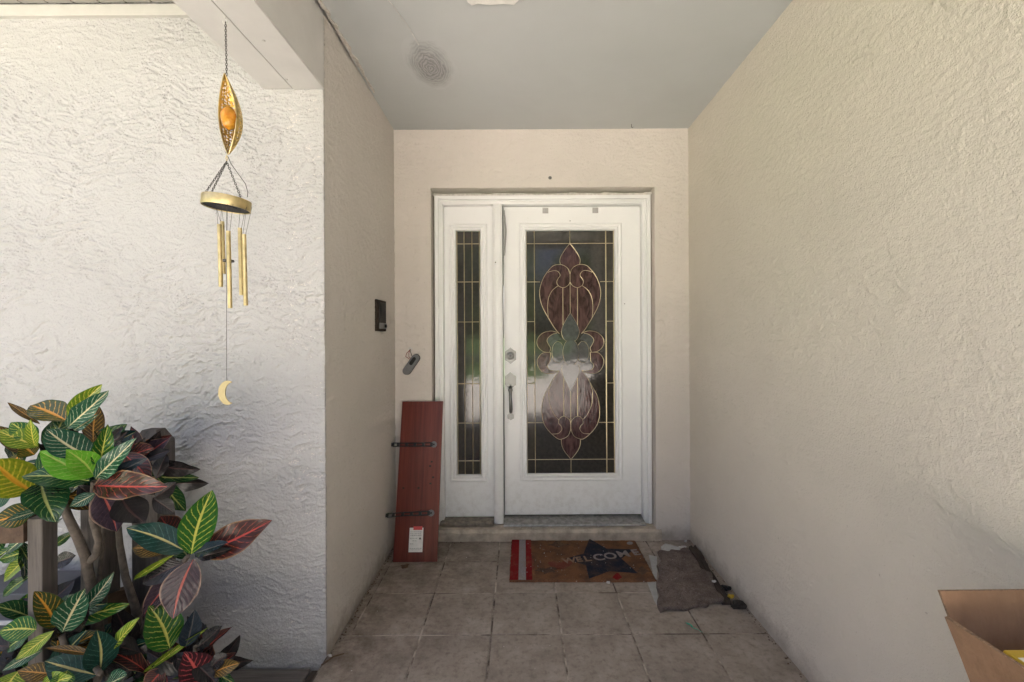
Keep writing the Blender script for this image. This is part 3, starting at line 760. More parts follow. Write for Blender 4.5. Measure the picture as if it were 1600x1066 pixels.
for k_, a in enumerate((R(200), R(265), R(-20))):
    e = tilt @ Vector((rr*.93*math.cos(a), rr*.93*math.sin(a), .014)); chain('chain', top, rc+e, .0070, .0009, .0028)
MB().tube([W(359, 240), W(364, 252), W(374, 266), W(386, 283), W(389.5, 296), W(389, 304)], .0010, 6).build('lead_wire', M['wire'], chime, True)
tubes5 = [(344.5, 346, 443.5, -.042), (349, 341.5, 423, .030), (358.5, 356.5, 477, -.050), (376.5, 352, 456.5, -.012), (383, 362, 473, -.036)]
for px, y0, y1, d in tubes5:
    a, b_ = W(px, y0, d), W(px+1.5, y1, d)
    MB().tube([a, b_], .0060, 14).build('chime_tube', M['gold'], chime, True)
    for q in (-1, 1):
        e = rc+tilt @ Vector(((a.x-rc.x)*1.25+q*.008, d*1.05, -.013)); MB().tube([e, a+Vector((q*.004, 0, -.004))], .00055, 5).build('string', M['wire'], chime)
MB().lathe([(0, .003), (.017, .003), (.018, 0), (.017, -.003), (0, -.003)], 18, W(357, 403, .002)).build('striker', M['dark_metal'], chime, True)
MB().tube([rc, W(355, 403), W(353.5, 592)], .0007, 5).build('string', M['wire'], chime)
mo = []
for a in np.linspace(R(62), R(298), 26): mo.append((math.cos(a)*.029, math.sin(a)*.0375))
for a in np.linspace(R(268), R(92), 22): mo.append((.0135+math.cos(a)*.021, math.sin(a)*.0310))
mc = W(355, 609)
MB().plate([(mc.x+a, mc.z+b_) for a, b_ in mo], WS-.0015, WS+.0015).build('moon', plain('pale_gold', (.36, .30, .165), .6, .7, var=.1), chime)

# ---------------------------------------------------------------- leaning shelf board
b0, b1 = PF(644.5, 876.5), P(660.5, 626.5, YB-.006)
bw, bl, bt = .254, .914, .016
t0, b0l, b0r = P(629, 626.5, YB-.01), PF(609, 876.5), PF(680.5, 876.5)
board = thing('shelf_board', ((b0l.x+b0r.x)/2, b0l.y, 0), 'dark red mahogany shelf board leaning in the corner by the sidelight', 'shelf board')
lean = math.atan2(YB-.008-bt-b0l.y, .88)
tx = math.atan2(((P(629, 626.5, YB).x+P(692, 627, YB).x)/2)-(b0l.x+b0r.x)/2, .89)
board.rotation_euler = (-lean, tx, 0)
def bb(name, mb, mat, sm=False):
    o = mb.build(name, mat, None, sm); o.parent = board; return o
bb('board', MB().box(-bw/2, bw/2, 0, bt, .0, bl, .0015), M['mahogany'])
for zc, bend in ((.652, 0.0), (.262, .02)):
    zz = zc
    arm = MB()
    x1, x0 = .068, -.165
    def arm_y(t): return -.004-.012*t-bend*max(0, t-.55)*2.6
    n_ = 14; prev = None
    for s_ in (-1, 1):
        pts = [(x1+(x0-x1)*i/n_, arm_y(i/n_), zz+s_*(.0105-.002*math.sin(i/n_*3))-.006*(i/n_)*(1 if bend else 0)) for i in range(n_+1)]
        arm.tube(pts, .0038, 6)
    for i in (0, 3, 6, 9, 12, 14):
        arm.box(x1+(x0-x1)*i/n_-.008, x1+(x0-x1)*i/n_+.008, arm_y(i/n_)-.0035, arm_y(i/n_)+.003, zz-.0105-.006*(i/n_)*(1 if bend else 0), zz+.0105-.006*(i/n_)*(1 if bend else 0))
    br = bb('bracket', arm, M['black_metal'])
    p_ = bb('mounting_plate', MB().lathe([(.017, -.0035), (.0185, -.001), (.0185, .003)], 20, (.082, -.004, zz), Matrix.Rotation(R(90), 4, 'X')), M['grey_plastic'], True); p_.parent = br
    p_ = bb('screw', MB().lathe([(.0, .0065), (.005, .006), (.006, .003)], 10, (.082, -.004, zz), Matrix.Rotation(R(90), 4, 'X')), M['black_metal'], True); p_.parent = br
lab = bb('price_label', MB().box(-.040, .040, -.0010, -.0002, .052, .182), M['white_print'])
for q in [MB().box(-.018, .034, -.0016, -.0008, .170, .190)]: o = bb('red_header', q, M['red_print']); o.parent = lab
ln = MB()
for r_, (a, c) in enumerate(((-.034, .034), (-.034, .026), (-.034, .030), (-.034, .008), (-.020, .006), (-.034, -.012), (-.034, .034), (-.034, .030))):
    z_ = (.160, .150, .141, .125, .112, .096, .072, .064)[r_]
    x_ = a
    while x_ < c: w_ = random.uniform(.004, .012); ln.box(x_, min(c, x_+w_), -.0014, -.0008, z_-.0016, z_+.0016); x_ += w_+.003
o = bb('print', ln, M['grey_print']); o.parent = lab
tri_ = MB().plate([(.016, .120), (.030, .120), (.023, .132)], -.0015, -.0008); o = bb('warning_triangle', tri_, M['black_print']); o.parent = lab
for px_, pz_ in ((.072, .55), (.064, .525), (.085, .46), (.07, .425), (-.09, .40), (.0, .40)):   # scuffs
    bb('scuff', MB().box(px_-.006, px_+.006, -.0006, -.0001, pz_-.004, pz_+.006), M['dark_gap'])

# ---------------------------------------------------------------- intercom on the left wall, doorbell hanging from its wires
iy0, iy1 = 2.36, 2.525
iz0, iz1 = P(593, 515.5, 2.44).z, P(593, 467, 2.44).z
ic = thing('intercom', (XL, (iy0+iy1)/2, iz0), 'dark bronze intercom plate on the shaded left wall', 'intercom')
MB().box(XL-.002, XL+.012, iy0, iy1, iz0, iz1, .003).build('plate', M['bronze'], ic)
MB().box(XL+.0125, XL+.015, iy0+.034, iy1-.012, iz0+.052, iz1-.012, .001).build('speaker_panel', M['black_plastic'], ic)
for i in range(9): MB().box(XL+.0152, XL+.017, iy0+.040, iy1-.018, iz0+.060+i*.0105, iz0+.064+i*.0105).build('slat', M['black_plastic'], ic)
MB().box(XL+.0125, XL+.018, iy0+.034, iy1-.012, iz0+.014, iz0+.047, .002).build('button_housing', M['grey_plastic'], ic)
MB().lathe([(0, .009), (.009, .008), (.010, 0)], 14, (XL+.018, iy1-.038, iz0+.030), Matrix.Rotation(R(90), 4, 'Y')).build('button', M['black_plastic'], ic, True)
dbc = P(642, 568, YB-.022)
bell = thing('doorbell', dbc, 'grey doorbell hanging crooked from its wires beside the frame', 'doorbell')
bell_rot = Matrix.Rotation(R(-33), 4, 'Y')
def pill(w, h, y0, y1, n_=10):
    pts = [(w*math.cos(a), h-w+w*math.sin(a)) for a in np.linspace(0, math.pi, n_)]+[(w*math.cos(a), -(h-w)+w*math.sin(a)) for a in np.linspace(math.pi, 2*math.pi, n_)]
    mb = MB().plate(pts, y0, y1); mb.v = [tuple(Vector(bell_rot.inverted() @ Vector(v)) if False else (Matrix.Rotation(R(35), 4, 'Y') @ Vector(v))+dbc) for v in mb.v]; return mb
pill(.0235, .072, -.012, .012).build('case', M['grey_plastic'], bell); pill(.0255, .074, .0125, .018).build('back_plate', M['black_plastic'], bell)
o = pill(.011, .028, -.0145, -.0125); o.v = [tuple(Vector(v)+Vector((.012, 0, .022))) for v in o.v]; o.build('camera_window', M['black_plastic'], bell)
wh = P(641, 544, YB)
MB().lathe([(.006, .003), (.013, .002), (.011, -.004)], 12, wh+Vector((0, -.002, 0)), MY).build('wire_grommet', M['white_bit'], bell, True)
for i in range(3):
    a = Vector(wh)+Vector((.003*(i-1), -.004, 0)); e = dbc+Vector((.012-.010*i, .014, .030))
    MB().tube([a, a.lerp(e, .3)+Vector((-.012*i+.004, -.016, -.004)), a.lerp(e, .7)+Vector((-.014*i, -.010, 0)), e], .0019, 5).build('wire', M['red_wire'] if i else M['wire'], bell, True)
c = P(862, 278.5, YB)
o = MB().lathe([(0, .008), (.008, .007), (.011, .001), (.011, -.003)], 12, c, MY).build('screw', M['nickel'], None, True); settle(o, c); tag(o, 'small metal screw in the stucco above the door', 'screw')

# ---------------------------------------------------------------- ceiling patch and wire
def patch_mat():
    t = NT('plaster_patch', .5, .35)
    v = t.coord('Object', (1/.118, 1/.205, 0)); ln_ = t.n('ShaderNodeVectorMath', operation='LENGTH'); t.t.links.new(v, ln_.inputs[0])
    r_ = t.math('ADD', ln_.outputs['Value'], t.math('MULTIPLY', t.math('SUBTRACT', t.noise(9, 4, .6), .5), .7))
    wv = t.n('ShaderNodeTexWave', wave_type='RINGS', rings_direction='Z'); wv.inputs['Scale'].default_value = 3.2; wv.inputs['Distortion'].default_value = 9.0; wv.inputs['Detail'].default_value = 3
    t.t.links.new(v, wv.inputs['Vector'])
    c = t.mix(wv.outputs['Fac'], (.24, .24, .24), (.37, .37, .37))
    t.col(t.mix(t.ramp(r_, .45, .95), c, (.477, .497, .494))); return t.m
def PCt(px, py): return PF(px, py, ZC)
pc = PCt(677, 101)
pm = MB(); nr, na = 16, 40; vv = []
for i in range(nr+1):
    for j in range(na):
        r_ = i/nr; a = 2*math.pi*j/na
        ra = 1+.10*math.sin(2*a+.6)+.06*math.sin(5*a)
        h_ = .011*(1-r_**2)**1.5+.0034*math.sin(r_*30+2.2*a)*(1-r_**2)+.003*float(vnoise(np.array(r_*5*math.cos(a)+9), np.array(r_*5*math.sin(a)+4), 2))
        vv.append((pc.x+.118*r_*ra*math.cos(a), pc.y+.205*r_*ra*math.sin(a), ZC-.0012-max(h_, 0)*(1 if i < nr else 0)))
pm.add(vv, [(i*na+j, i*na+(j+1) % na, (i+1)*na+(j+1) % na, (i+1)*na+j) for i in range(nr) for j in range(na)])
o = pm.build('ceiling_patch', patch_mat(), None, 'all'); settle(o, pc); tag(o, 'swirled grey plaster patch bulging from the porch ceiling', 'patch')
w0, w1 = PCt(617, 2), PCt(659, 66)
o = MB().tube([w0+Vector((-.05, -.12, -.002)), w0+Vector((0, 0, -.004)), w0.lerp(w1, .5)+Vector((.006, 0, -.004)), w1+Vector((0, 0, -.008))], .0018, 6).build('ceiling_wire', M['white_bit'], None, True); settle(o, w0); tag(o, 'thin pale wire running along the ceiling to the plaster patch', 'wire')
tp = MB(); f0, f1 = PCt(728, 1), PCt(812, -1)
pts = [(f0.x+.0, f0.y-.10), (f0.x+.02, f0.y-.004), (f0.x+.035, f0.y+.014), (f0.x+.06, f0.y+.004), (f0.x+.10, f0.y+.012), (f0.x+.16, f0.y+.006), (f0.x+.20, f0.y+.012), (f1.x+.01, f1.y-.004), (f1.x+.02, f1.y-.1)]
tp.slab(pts, ZC-.007, ZC-.004)
o = tp.build('torn_paper', M['white_print']); settle(o, (f0.x+.1, f0.y, ZC)); tag(o, 'torn white paper edge stuck on the ceiling near the lens', 'paper scrap')
hk = P(990, 203, YB-.06)
o = MB().tube([(hk.x, hk.y, ZC), (hk.x, hk.y, ZC-.018), (hk.x+.006, hk.y, ZC-.024), (hk.x+.010, hk.y, ZC-.016)], .0016, 6).build('ceiling_hook', M['dark_metal'], None, True); settle(o, (hk.x, hk.y, ZC)); tag(o, 'tiny dark hook in the ceiling above the door', 'hook')

# ---------------------------------------------------------------- doormat
m0, m1 = PF(791.5, 875), PF(1011, 877)
mw, md_ = .775, .455
mcx, mcy = (PF(791.5, 875, .012).x+PF(1011, 877, .012).x)/2-.004, (PF(900, 843, .012).y+PF(900, 909.5, .012).y)/2
mat_o = thing('doormat', (mcx, mcy, 0), 'brown coir doormat with red and white stripes, navy star and welcome lettering', 'doormat')
mat_o.rotation_euler = (0, 0, R(-.6))
def mm(name, mb, mat):
    o = mb.build(name, mat); o.parent = mat_o; return o
hm = MB(); nx, ny = 60, 36; tv = []
for i in range(nx+1):
    for j in range(ny+1):
        x_, y_ = -mw/2+mw*i/nx, -md_/2+md_*j/ny
        z_ = .012+.0012*float(vnoise(np.array(x_*30), np.array(y_*30), 8))
        if i in (0, nx) or j in (0, ny): z_ = .001; x_ += .002*random.uniform(-1, 1); y_ += .002*random.uniform(-1, 1)
        tv.append((x_, y_, z_))
hm.add(tv, [(i*(ny+1)+j, (i+1)*(ny+1)+j, (i+1)*(ny+1)+j+1, i*(ny+1)+j+1) for i in range(nx) for j in range(ny)])
mm('mat', hm, M['coir'])
ZM = .0134
def stripe(x0, x1, mat, n_='stripe'): return mm(n_, MB().slab([(x0, -md_/2+.004), (x1, -md_/2+.004), (x1, md_/2-.004), (x0, md_/2-.004)], ZM-.0014, ZM), mat)
stripe(-mw/2+.003, -mw/2+.048, M['flock_red']); stripe(-mw/2+.049, -mw/2+.088, M['flock_white']); stripe(-mw/2+.089, -mw/2+.122, M['flock_red'])
def mat_pt(px, py):
    q = PF(px, py, ZM); return (q.x-mcx, q.y-mcy)
star = [mat_pt(a, b_) for a, b_ in ((917, 843), (944, 858.5), (986, 860), (967, 874), (993, 897), (949, 893.5), (917, 905), (912, 884), (880, 874), (908, 866))]
mm('star', MB().slab(star, ZM-.0014, ZM+.0002), M['flock_navy'])
mm('red_spot', MB().slab([mat_pt(961+6.5*math.cos(a)*(1+.25*math.sin(3*a)), 902+4.5*math.sin(a)*(1+.2*math.cos(4*a))) for a in np.linspace(0, 2*math.pi, 15)[:-1]], ZM-.0014, ZM+.0001), M['flock_red'])
mm('grey_spot', MB().slab([mat_pt(980+5*math.cos(a), 850+2.4*math.sin(a)) for a in np.linspace(0, 2*math.pi, 9)[:-1]], ZM-.0014, ZM+.0001), M['flock_white'])
for px, py, a_, b2, mt_ in ((868, 851, 13, 4, 'stain_dark'), (852, 892, 15, 4.5, 'stain_dark'), (826, 884, 6, 9, 'stain_red'), (872, 884, 16, 6, 'stain_red'), (1000, 893, 9, 5, 'stain_dark')):
    ph_ = random.uniform(0, 6)
    mm('stain', MB().slab([mat_pt(px+a_*math.cos(a)*(1+.35*math.sin(3*a+ph_)+.2*math.sin(7*a)), py+b2*math.sin(a)*(1+.35*math.cos(4*a+ph_))) for a in np.linspace(0, 2*math.pi, 29)[:-1]], ZM-.0014, ZM-.0001), M[mt_])
def letter(ch, px, py, size, mat, rot=R(9)):
    cu = bpy.data.curves.new('letter', 'FONT'); cu.body = ch; cu.size = size; cu.extrude = .0008; cu.align_x = 'CENTER'; cu.align_y = 'CENTER'; cu.offset = .0018
    t_ = bpy.data.objects.new('tmp', cu); COL.objects.link(t_); bpy.context.view_layer.update()
    me = bpy.data.meshes.new_from_object(t_.evaluated_get(bpy.context.evaluated_depsgraph_get())); bpy.data.objects.remove(t_)
    me.materials.clear(); me.materials.append(mat); o = bpy.data.objects.new('letter', me); COL.objects.link(o); o.parent = mat_o
    q = mat_pt(px, py); o.location = (q[0], q[1], ZM+.0006); o.rotation_euler = (0, 0, rot); return o
for ch, px, py, s_, mt in (('W', 886, 877, .075, 'flock_faded'), ('E', 901, 875.5, .075, 'flock_faded'), ('L', 914, 874.5, .08, 'flock_faded'), ('C', 932, 872.5, .095, 'flock_letter'), ('O', 950, 870.5, .095, 'flock_letter'), ('M', 970, 867.5, .095, 'flock_letter'), ('E', 989, 865, .09, 'flock_letter')):
    letter(ch, px, py, s_, M[mt])

# ---------------------------------------------------------------- crumpled rug, sheet, strip, scraps
def drape(corners, nx, ny, zf, edge=.006, seed=1):
    TL, TR, BR, BL = [Vector(c_) for c_ in corners]; mb = MB(); top_ = []
    for i in range(nx+1):
        for j in range(ny+1):
            u, v = i/nx, j/ny
            p_ = TL.lerp(TR, u).lerp(BL.lerp(BR, u), v)
            wob = edge*Vector((float(vnoise(np.array(u*4+seed), np.array(v*4.), seed)), float(vnoise(np.array(u*4.), np.array(v*4+seed), seed+3)), 0))
            p_ = p_+wob; p_.z = zf(u, v, p_); top_.append(p_)
    fs = [(i*(ny+1)+j, i*(ny+1)+j+1, (i+1)*(ny+1)+j+1, (i+1)*(ny+1)+j) for i in range(nx) for j in range(ny)]
    mb.add(top_, fs)
    ring = [(i, 0) for i in range(nx)]+[(nx, j) for j in range(ny)]+[(i, ny) for i in range(nx, 0, -1)]+[(0, j) for j in range(ny, 0, -1)]
    bt_ = [Vector((top_[i*(ny+1)+j].x, top_[i*(ny+1)+j].y, max(.0012, top_[i*(ny+1)+j].z-.014))) for i, j in ring]
    o_ = len(mb.v); mb.v += [tuple(b_) for b_ in bt_]; m_ = len(ring)
    mb.f += [(ring[k_][0]*(ny+1)+ring[k_][1], ring[(k_+1) % m_][0]*(ny+1)+ring[(k_+1) % m_][1], o_+(k_+1) % m_, o_+k_) for k_ in range(m_)]
    return mb
def rug_z(u, v, p_):
    e = min(u, 1-u, v, 1-v)
    n_ = float(fbm(np.array(p_.x*7), np.array(p_.y*7), 31, 3)); f_ = float(fbm(np.array(p_.x*28), np.array(p_.y*28), 33, 3))
    ridge = .014*math.exp(-((v-.42-.25*(u-.3))/.045)**2)*(1 if u < .6 else .3)
    return .014+.014*max(0, n_+.25)+.005*f_+ridge+(.012*u*(v > .6)*(1-abs(v-.8)*4) if u > .55 else 0)
rc4 = [PF(1023.5, 866, .01), PF(1073, 861, .01), PF(1127, 943, .01), PF(1027.5, 959.5, .01)]
o = drape(rc4, 46, 46, rug_z, .035, 5).build('rug', M['rug'], None, 'all'); cen = sum(rc4, Vector())/4; settle(o, (cen.x, cen.y, 0)); tag(o, 'crumpled dirty mauve-brown rug scrap beside the doormat', 'rug')
gs = [PF(a, b_, .003) for a, b_ in ((1029, 855), (1032, 862), (1057, 863), (1050, 880), (1045, 930), (1029, 954), (1022, 943), (1007, 911), (1020, 900), (1022, 873), (1006, 869), (1012, 858))]
gs = [PF(a, b_, .003) for a, b_ in ((1010, 869), (1023, 872), (1023, 900), (1021, 912), (1023, 930), (1027, 956), (1018, 941), (1007, 911), (1016, 895))]
o = MB().slab([(p_.x, p_.y) for p_ in gs], .0012, .0028).build('plastic_sheet', M['grey_sheet']); settle(o, (gs[0].x, gs[0].y, 0)); tag(o, 'pale grey sheet sticking out between doormat and rug', 'sheet')
gs = [PF(a, b_, .006) for a, b_ in ((1029, 856), (1036, 856), (1060, 863), (1056, 867), (1031, 865))]
o = MB().add([(p_.x, p_.y, .004+.02*(i_ in (1, 2))) for i_, p_ in enumerate(gs)]+[(p_.x, p_.y, .0012+.02*(i_ in (1, 2))) for i_, p_ in enumerate(gs)], [(0, 1, 2, 3, 4), (9, 8, 7, 6, 5)]+[(i_, i_+5, (i_+1) % 5+5, (i_+1) % 5) for i_ in range(5)]).build('glass_shard', M['grey_sheet']); settle(o, (gs[0].x, gs[0].y, 0)); tag(o, 'flat pale grey shard at the top edge of the rug', 'shard')
s0, s1 = PF(1079, 858, .01), PF(1131, 946, .01)
sp = MB(); n_ = 40; last = None
for i in range(n_+1):
    t = i/n_; c_ = s0.lerp(s1, t); c_.x = min(c_.x+.01*math.sin(t*9)*.4, XR-.035)
    w_ = .022+.005*float(vnoise(np.array(t*14), np.array(.5), 6)); hh = .018+.006*float(vnoise(np.array(t*11), np.array(4.5), 9))
    cur = [(c_.x-w_, c_.y, .0015), (c_.x-w_*.9, c_.y, hh*.7), (c_.x-.1*w_, c_.y, hh), (c_.x+.25*w_, c_.y, hh*.45), (c_.x+.9*w_, c_.y, hh*1.15), (c_.x+w_, c_.y, .0015)]
    k0 = len(sp.v); sp.v += cur
    if i: sp.f += [(k0-6+q, k0-6+q+1, k0+q+1, k0+q) for q in range(5)]
sp.f += [tuple(range(6)), tuple(range(len(sp.v)-1, len(sp.v)-7, -1))]
o = sp.build('rotten_trim', M['rotten_wood'], None, True); settle(o, (s1.x, s1.y, 0)); tag(o, 'dark rotten trim strip lying along the base of the right wall', 'trim strip')
def lump(name, px, py, r, mat, label, cat, sq=.6, seed=0, z=0.0):
    c_ = PF(px, py, z+r*.5); rnd = random.Random(seed); bm = bmesh.new(); bmesh.ops.create_icosphere(bm, subdivisions=2, radius=r)
    for v in bm.verts:
        k_ = 1+.6*rnd.uniform(-1, 1); v.co = Vector((v.co.x*k_, v.co.y*k_*.8, max(-r*sq*.8, v.co.z*sq*k_)))
    zmin = min(v.co.z for v in bm.verts)
    me = bpy.data.meshes.new(name)
    for v in bm.verts: v.co.z -= zmin
    bm.to_mesh(me); bm.free(); me.materials.append(mat)
    o = bpy.data.objects.new(name, me); COL.objects.link(o); o.location = (c_.x, c_.y, z+.001); tag(o, label, cat); return o
lump('yellow_scrap', 1137.5, 936, .012, M['yellow'], 'crumpled yellow scrap at the base of the right wall', 'scrap', .7, 3, .01)
lump('paper_scrap', 1111, 912, .010, M['white_bit'], 'whitish crumpled scrap on the rotten trim strip', 'scrap', .6, 4, .018)
lump('black_scrap', 1130, 922, .020, M['black_plastic'], 'black plastic scrap caught against the right wall', 'scrap', .5, 5, .012)
lump('dirt_clump', 1148, 948, .030, M['dark_gap'], 'dark clump of dirt at the end of the rotten trim strip', 'dirt', .5, 6)
lump('tissue_scrap', 1063, 856, .020, M['white_bit'], 'white tissue scrap in the corner by the step', 'scrap', .16, 8)
lump('foil_scrap', 1068, 849, .008, M['white_bit'], 'small upright white scrap in the corner by the step', 'scrap', .9, 9)
lump('plastic_scrap', 946, 911, .010, M['white_bit'], 'small white chip at the front edge of the doormat', 'scrap', .4, 10)
lump('dead_leaf_clump', 629, 881, .022, M['dry_leaf'], 'small dark dead leaf in front of the leaning board', 'leaf', .18, 11)
lump('wall_lump', 510, 1022, .007, M['white_bit'], 'white plaster crumb at the foot of the wall corner', 'crumb', .8, 12)
lump('navy_fluff', 914, 838, .016, M['flock_navy'], 'dark shreds on the step edge above the star of the doormat', 'scrap', .35, 13, .012)
g0, g1 = PF(1068, 977, .004), PF(1091, 992, .004)
gr = MB(); n_ = 16
for i in range(n_+1):
    t = i/n_; c_ = g0.lerp(g1, t); c_.x += .006*math.sin(t*9); w_ = .007*(1-.6*t)+.002; z_ = .003+.004*abs(math.sin(t*7))
    gr.v += [(c_.x-.3*w_, c_.y+w_, z_), (c_.x+.3*w_, c_.y-w_, z_+.003)]
    if i: k0 = len(gr.v); gr.f.append((k0-4, k0-3, k0-1, k0-2))
o = gr.build('green_ribbon', M['green_plastic'], None, True, False); md = o.modifiers.new('t', 'SOLIDIFY'); md.thickness = .001
settle(o, (g0.x, g0.y, 0)); tag(o, 'short twist of green plastic ribbon on the floor tiles', 'ribbon')
a, b_ = PF(515, 1018, .012), PF(532, 1018.5, .008)
a, b_ = PF(497, 1036, .012), PF(532, 1018.5, .006)
o = MB().tube([a, a.lerp(b_, .5)+Vector((0, .006, .006)), b_], [.0035, .003, .002], 6).build('twig', M['dry_leaf'], None, True); settle(o, b_); tag(o, 'thin brown twig lying at the wall corner', 'twig')
# crumbs nobody could count
cr = MB(); rnd = random.Random(5)
def crumb(x_, y_, z_, s_):
    a_ = rnd.uniform(0, 6.28); v4 = [(x_+s_*math.cos(a_+k_*1.57)*rnd.uniform(.5, 1.2), y_+s_*math.sin(a_+k_*1.57)*rnd.uniform(.5, 1.2), z_) for k_ in range(4)]
    cr.add(v4+[(x_, y_, z_+s_*.7)], [(0, 1, 4), (1, 2, 4), (2, 3, 4), (3, 0, 4), (3, 2, 1, 0)])
for i in range(90): crumb(mcx+rnd.gauss(.0, .25), min(YB-.03, mcy+rnd.gauss(0, .13)), .0135, rnd.uniform(.0012, .0035))
for i in range(70): crumb(rnd.uniform(.0, .6), YB+rnd.uniform(.0, .09), .073, rnd.uniform(.0015, .004))
for i in range(40): crumb(rnd.uniform(.60, 1.0), rnd.uniform(2.15, 2.65), .016, rnd.uniform(.001, .003))
for i in range(34): crumb(rnd.uniform(XL, 1.0), rnd.uniform(1.6, 2.7), .0005, rnd.uniform(.001, .0028))
tag(cr.build('plaster_crumbs', M['white_bit']), 'tiny white plaster crumbs scattered over mat, rug and step', 'crumbs', kind='stuff')
cr = MB()
for i in range(260):
    w_ = rnd.choice('LLLRRB')
    if w_ == 'L': crumb(XL+.008+abs(rnd.gauss(0, .010)), rnd.uniform(YC, YB), .0005, rnd.uniform(.002, .006))
    elif w_ == 'R': crumb(XR-.008-abs(rnd.gauss(0, .010)), rnd.uniform(1.3, YB), .0005, rnd.uniform(.002, .006))
    else: crumb(rnd.uniform(XL, XR), YB-.012-abs(rnd.gauss(0, .008)), .0005, rnd.uniform(.002, .006))
tag(cr.build('dirt_litter', M['dry_leaf']), 'dark dirt and leaf crumbs along the foot of the walls', 'dirt', kind='stuff')

# ---------------------------------------------------------------- cardboard box by the right wall
ZB = .80
fa = P(1470, 934.5, ZB); fb_l = P(1471, 971, ZB-.015); fl_b = P(1507, 1064, ZB-.012)
bx0, bx1 = fl_b.x+.012, XR-.035
by1, by0 = ZB-.004, ZB-.42
bzt = fl_b.z-.03
box = thing('cardboard_box', ((bx0+bx1)/2, (by0+by1)/2, 0), 'open brown cardboard box with raised flaps by the right wall', 'box')
t_ = .005
body = MB().box(bx0, bx0+t_, by0, by1, .002, bzt).box(bx1-t_, bx1, by0, by1, .002, bzt).box(bx0+t_, bx1-t_, by0, by0+t_, .002, bzt).box(bx0+t_, bx1-t_, by1-t_, by1, .002, bzt).box(bx0+t_, bx1-t_, by0+t_, by1-t_, .002, .007)
body.build('body', M['card'], box)
def flap(pts, n_, name='flap'):
    """bent sheet: pts = 4 corners (hinge a, hinge b, top b, top a)"""
    A, B, C_, D = [Vector(p_) for p_ in pts]; nn = (B-A).cross(D-A).normalized()*t_
    v_ = []; k_ = 9
    for side_ in (0, 1):
        for i in range(k_+1):
            u = i/k_
            for j in range(k_+1):
                w_ = j/k_; p_ = A.lerp(B, u).lerp(D.lerp(C_, u), w_)
                p_ = p_+nn*(.9*math.sin(w_*3.1)*math.sin(u*2.5+.5)) + nn*side_
                v_.append(p_)
    m_ = k_+1; o_ = m_*m_
    f_ = [(i*m_+j, (i+1)*m_+j, (i+1)*m_+j+1, i*m_+j+1) for i in range(k_) for j in range(k_)]
    f_ += [tuple(o_+q for q in reversed(f)) for f in f_]
    rim = [(i, 0) for i in range(k_)]+[(k_, j) for j in range(k_)]+[(i, k_) for i in range(k_, 0, -1)]+[(0, j) for j in range(k_, 0, -1)]
    ids = [i*m_+j for i, j in rim]
    e_ = [(ids[q], ids[q]+o_, ids[(q+1) % len(ids)]+o_, ids[(q+1) % len(ids)]) for q in range(len(ids))]
    me_ = MB().add(v_, f_+e_).build(name, M['card'], box)
    me_.data.materials.append(M['card_edge'])
    for p_ in list(me_.data.polygons)[len(f_):]: p_.material_index = 1
    return me_
flap([(bx0+.002, by1-.003, bzt), (bx1-.002, by1-.003, bzt), (bx1-.002, ZB+.012, fa.z+.001), (fa.x, ZB+.012, fa.z)], 8)
near = P(1610, 1052, ZB-.23)
nl = Vector((near.x, ZB-.40, fb_l.z-.03))
flap([(bx0, by0+.01, bzt), (bx0, by1-.006, bzt), (fb_l.x, fb_l.y, fb_l.z), (fb_l.x+.022, by0+.03, fb_l.z-.012)], 8)
flap([(bx1, by1-.01, bzt), (bx1, by0+.01, bzt), (bx1+.022, by0+.02, bzt+.17), (bx1+.022, by1-.02, bzt+.17)], 8)
flap([(bx0+.005, by0, bzt), (bx1-.005, by0, bzt), (bx1-.005, by0-.12, bzt-.06), (bx0+.005, by0-.12, bzt-.06)], 8)
pk = thing('yellow_packet', (.90, .70, .0075), 'yellow printed packet inside the open cardboard box', 'packet')
MB().box(.815, 1.0, .655, .737, .0075, .755, .003).build('carton', M['yellow'], pk)
MB().box(.818, .997, .657, .716, .7551, .7563).build('white_panel', M['white_print'], pk)
for i, ch in enumerate('NE'):
    cu = bpy.data.curves.new('letter', 'FONT'); cu.body = ch; cu.size = .02; cu.extrude = .0004
    q = bpy.data.objects.new('tmp', cu); COL.objects.link(q); bpy.context.view_layer.update()
    me = bpy.data.meshes.new_from_object(q.evaluated_get(bpy.context.evaluated_depsgraph_get())); bpy.data.objects.remove(q)
    me.materials.clear(); me.materials.append(M['black_print'])
    o = bpy.data.objects.new('letter', me); COL.objects.link(o); o.parent = pk; o.location = Vector((.822+i*.016, .697, .7568))-pk.location

# ---------------------------------------------------------------- low fence, box behind it, timber edging
fence = thing('fence', P(145, 1000, 1.42)*0+Vector((-1.42, 1.45, -.08)), 'weathered low wooden fence posts and rails behind the crotons', 'fence')
def post(px0, px1, py_top, Zp, mat, peak=False, depth=.075):
    a = P(px0, py_top, Zp); b_ = P(px1, py_top, Zp); zt = a.z
    mb = MB().box(a.x, b_.x, Zp, Zp+depth, -.10, zt-(.05 if peak else 0), .003)
    if peak:
        cx_ = (a.x+b_.x)/2; w_ = (b_.x-a.x)/2; i_ = w_*.55
        z0 = zt-.05
        mb.add([(a.x, Zp, z0), (b_.x, Zp, z0), (b_.x, Zp+depth, z0), (a.x, Zp+depth, z0), (cx_-i_, Zp+depth*.25, zt), (cx_+i_, Zp+depth*.25, zt), (cx_+i_, Zp+depth*.75, zt), (cx_-i_, Zp+depth*.75, zt)],
               [(4, 5, 6, 7), (0, 1, 5, 4), (1, 2, 6, 5), (2, 3, 7, 6), (3, 0, 4, 7)])
    return mb.build('post', mat, fence)
post(39, 62, 803, 1.26, M['old_wood'], depth=.045)
post(122, 152, 780, 1.50, M['old_wood'], depth=.08)
post(203, 244, 668, 1.60, M['old_wood'], True, .085)
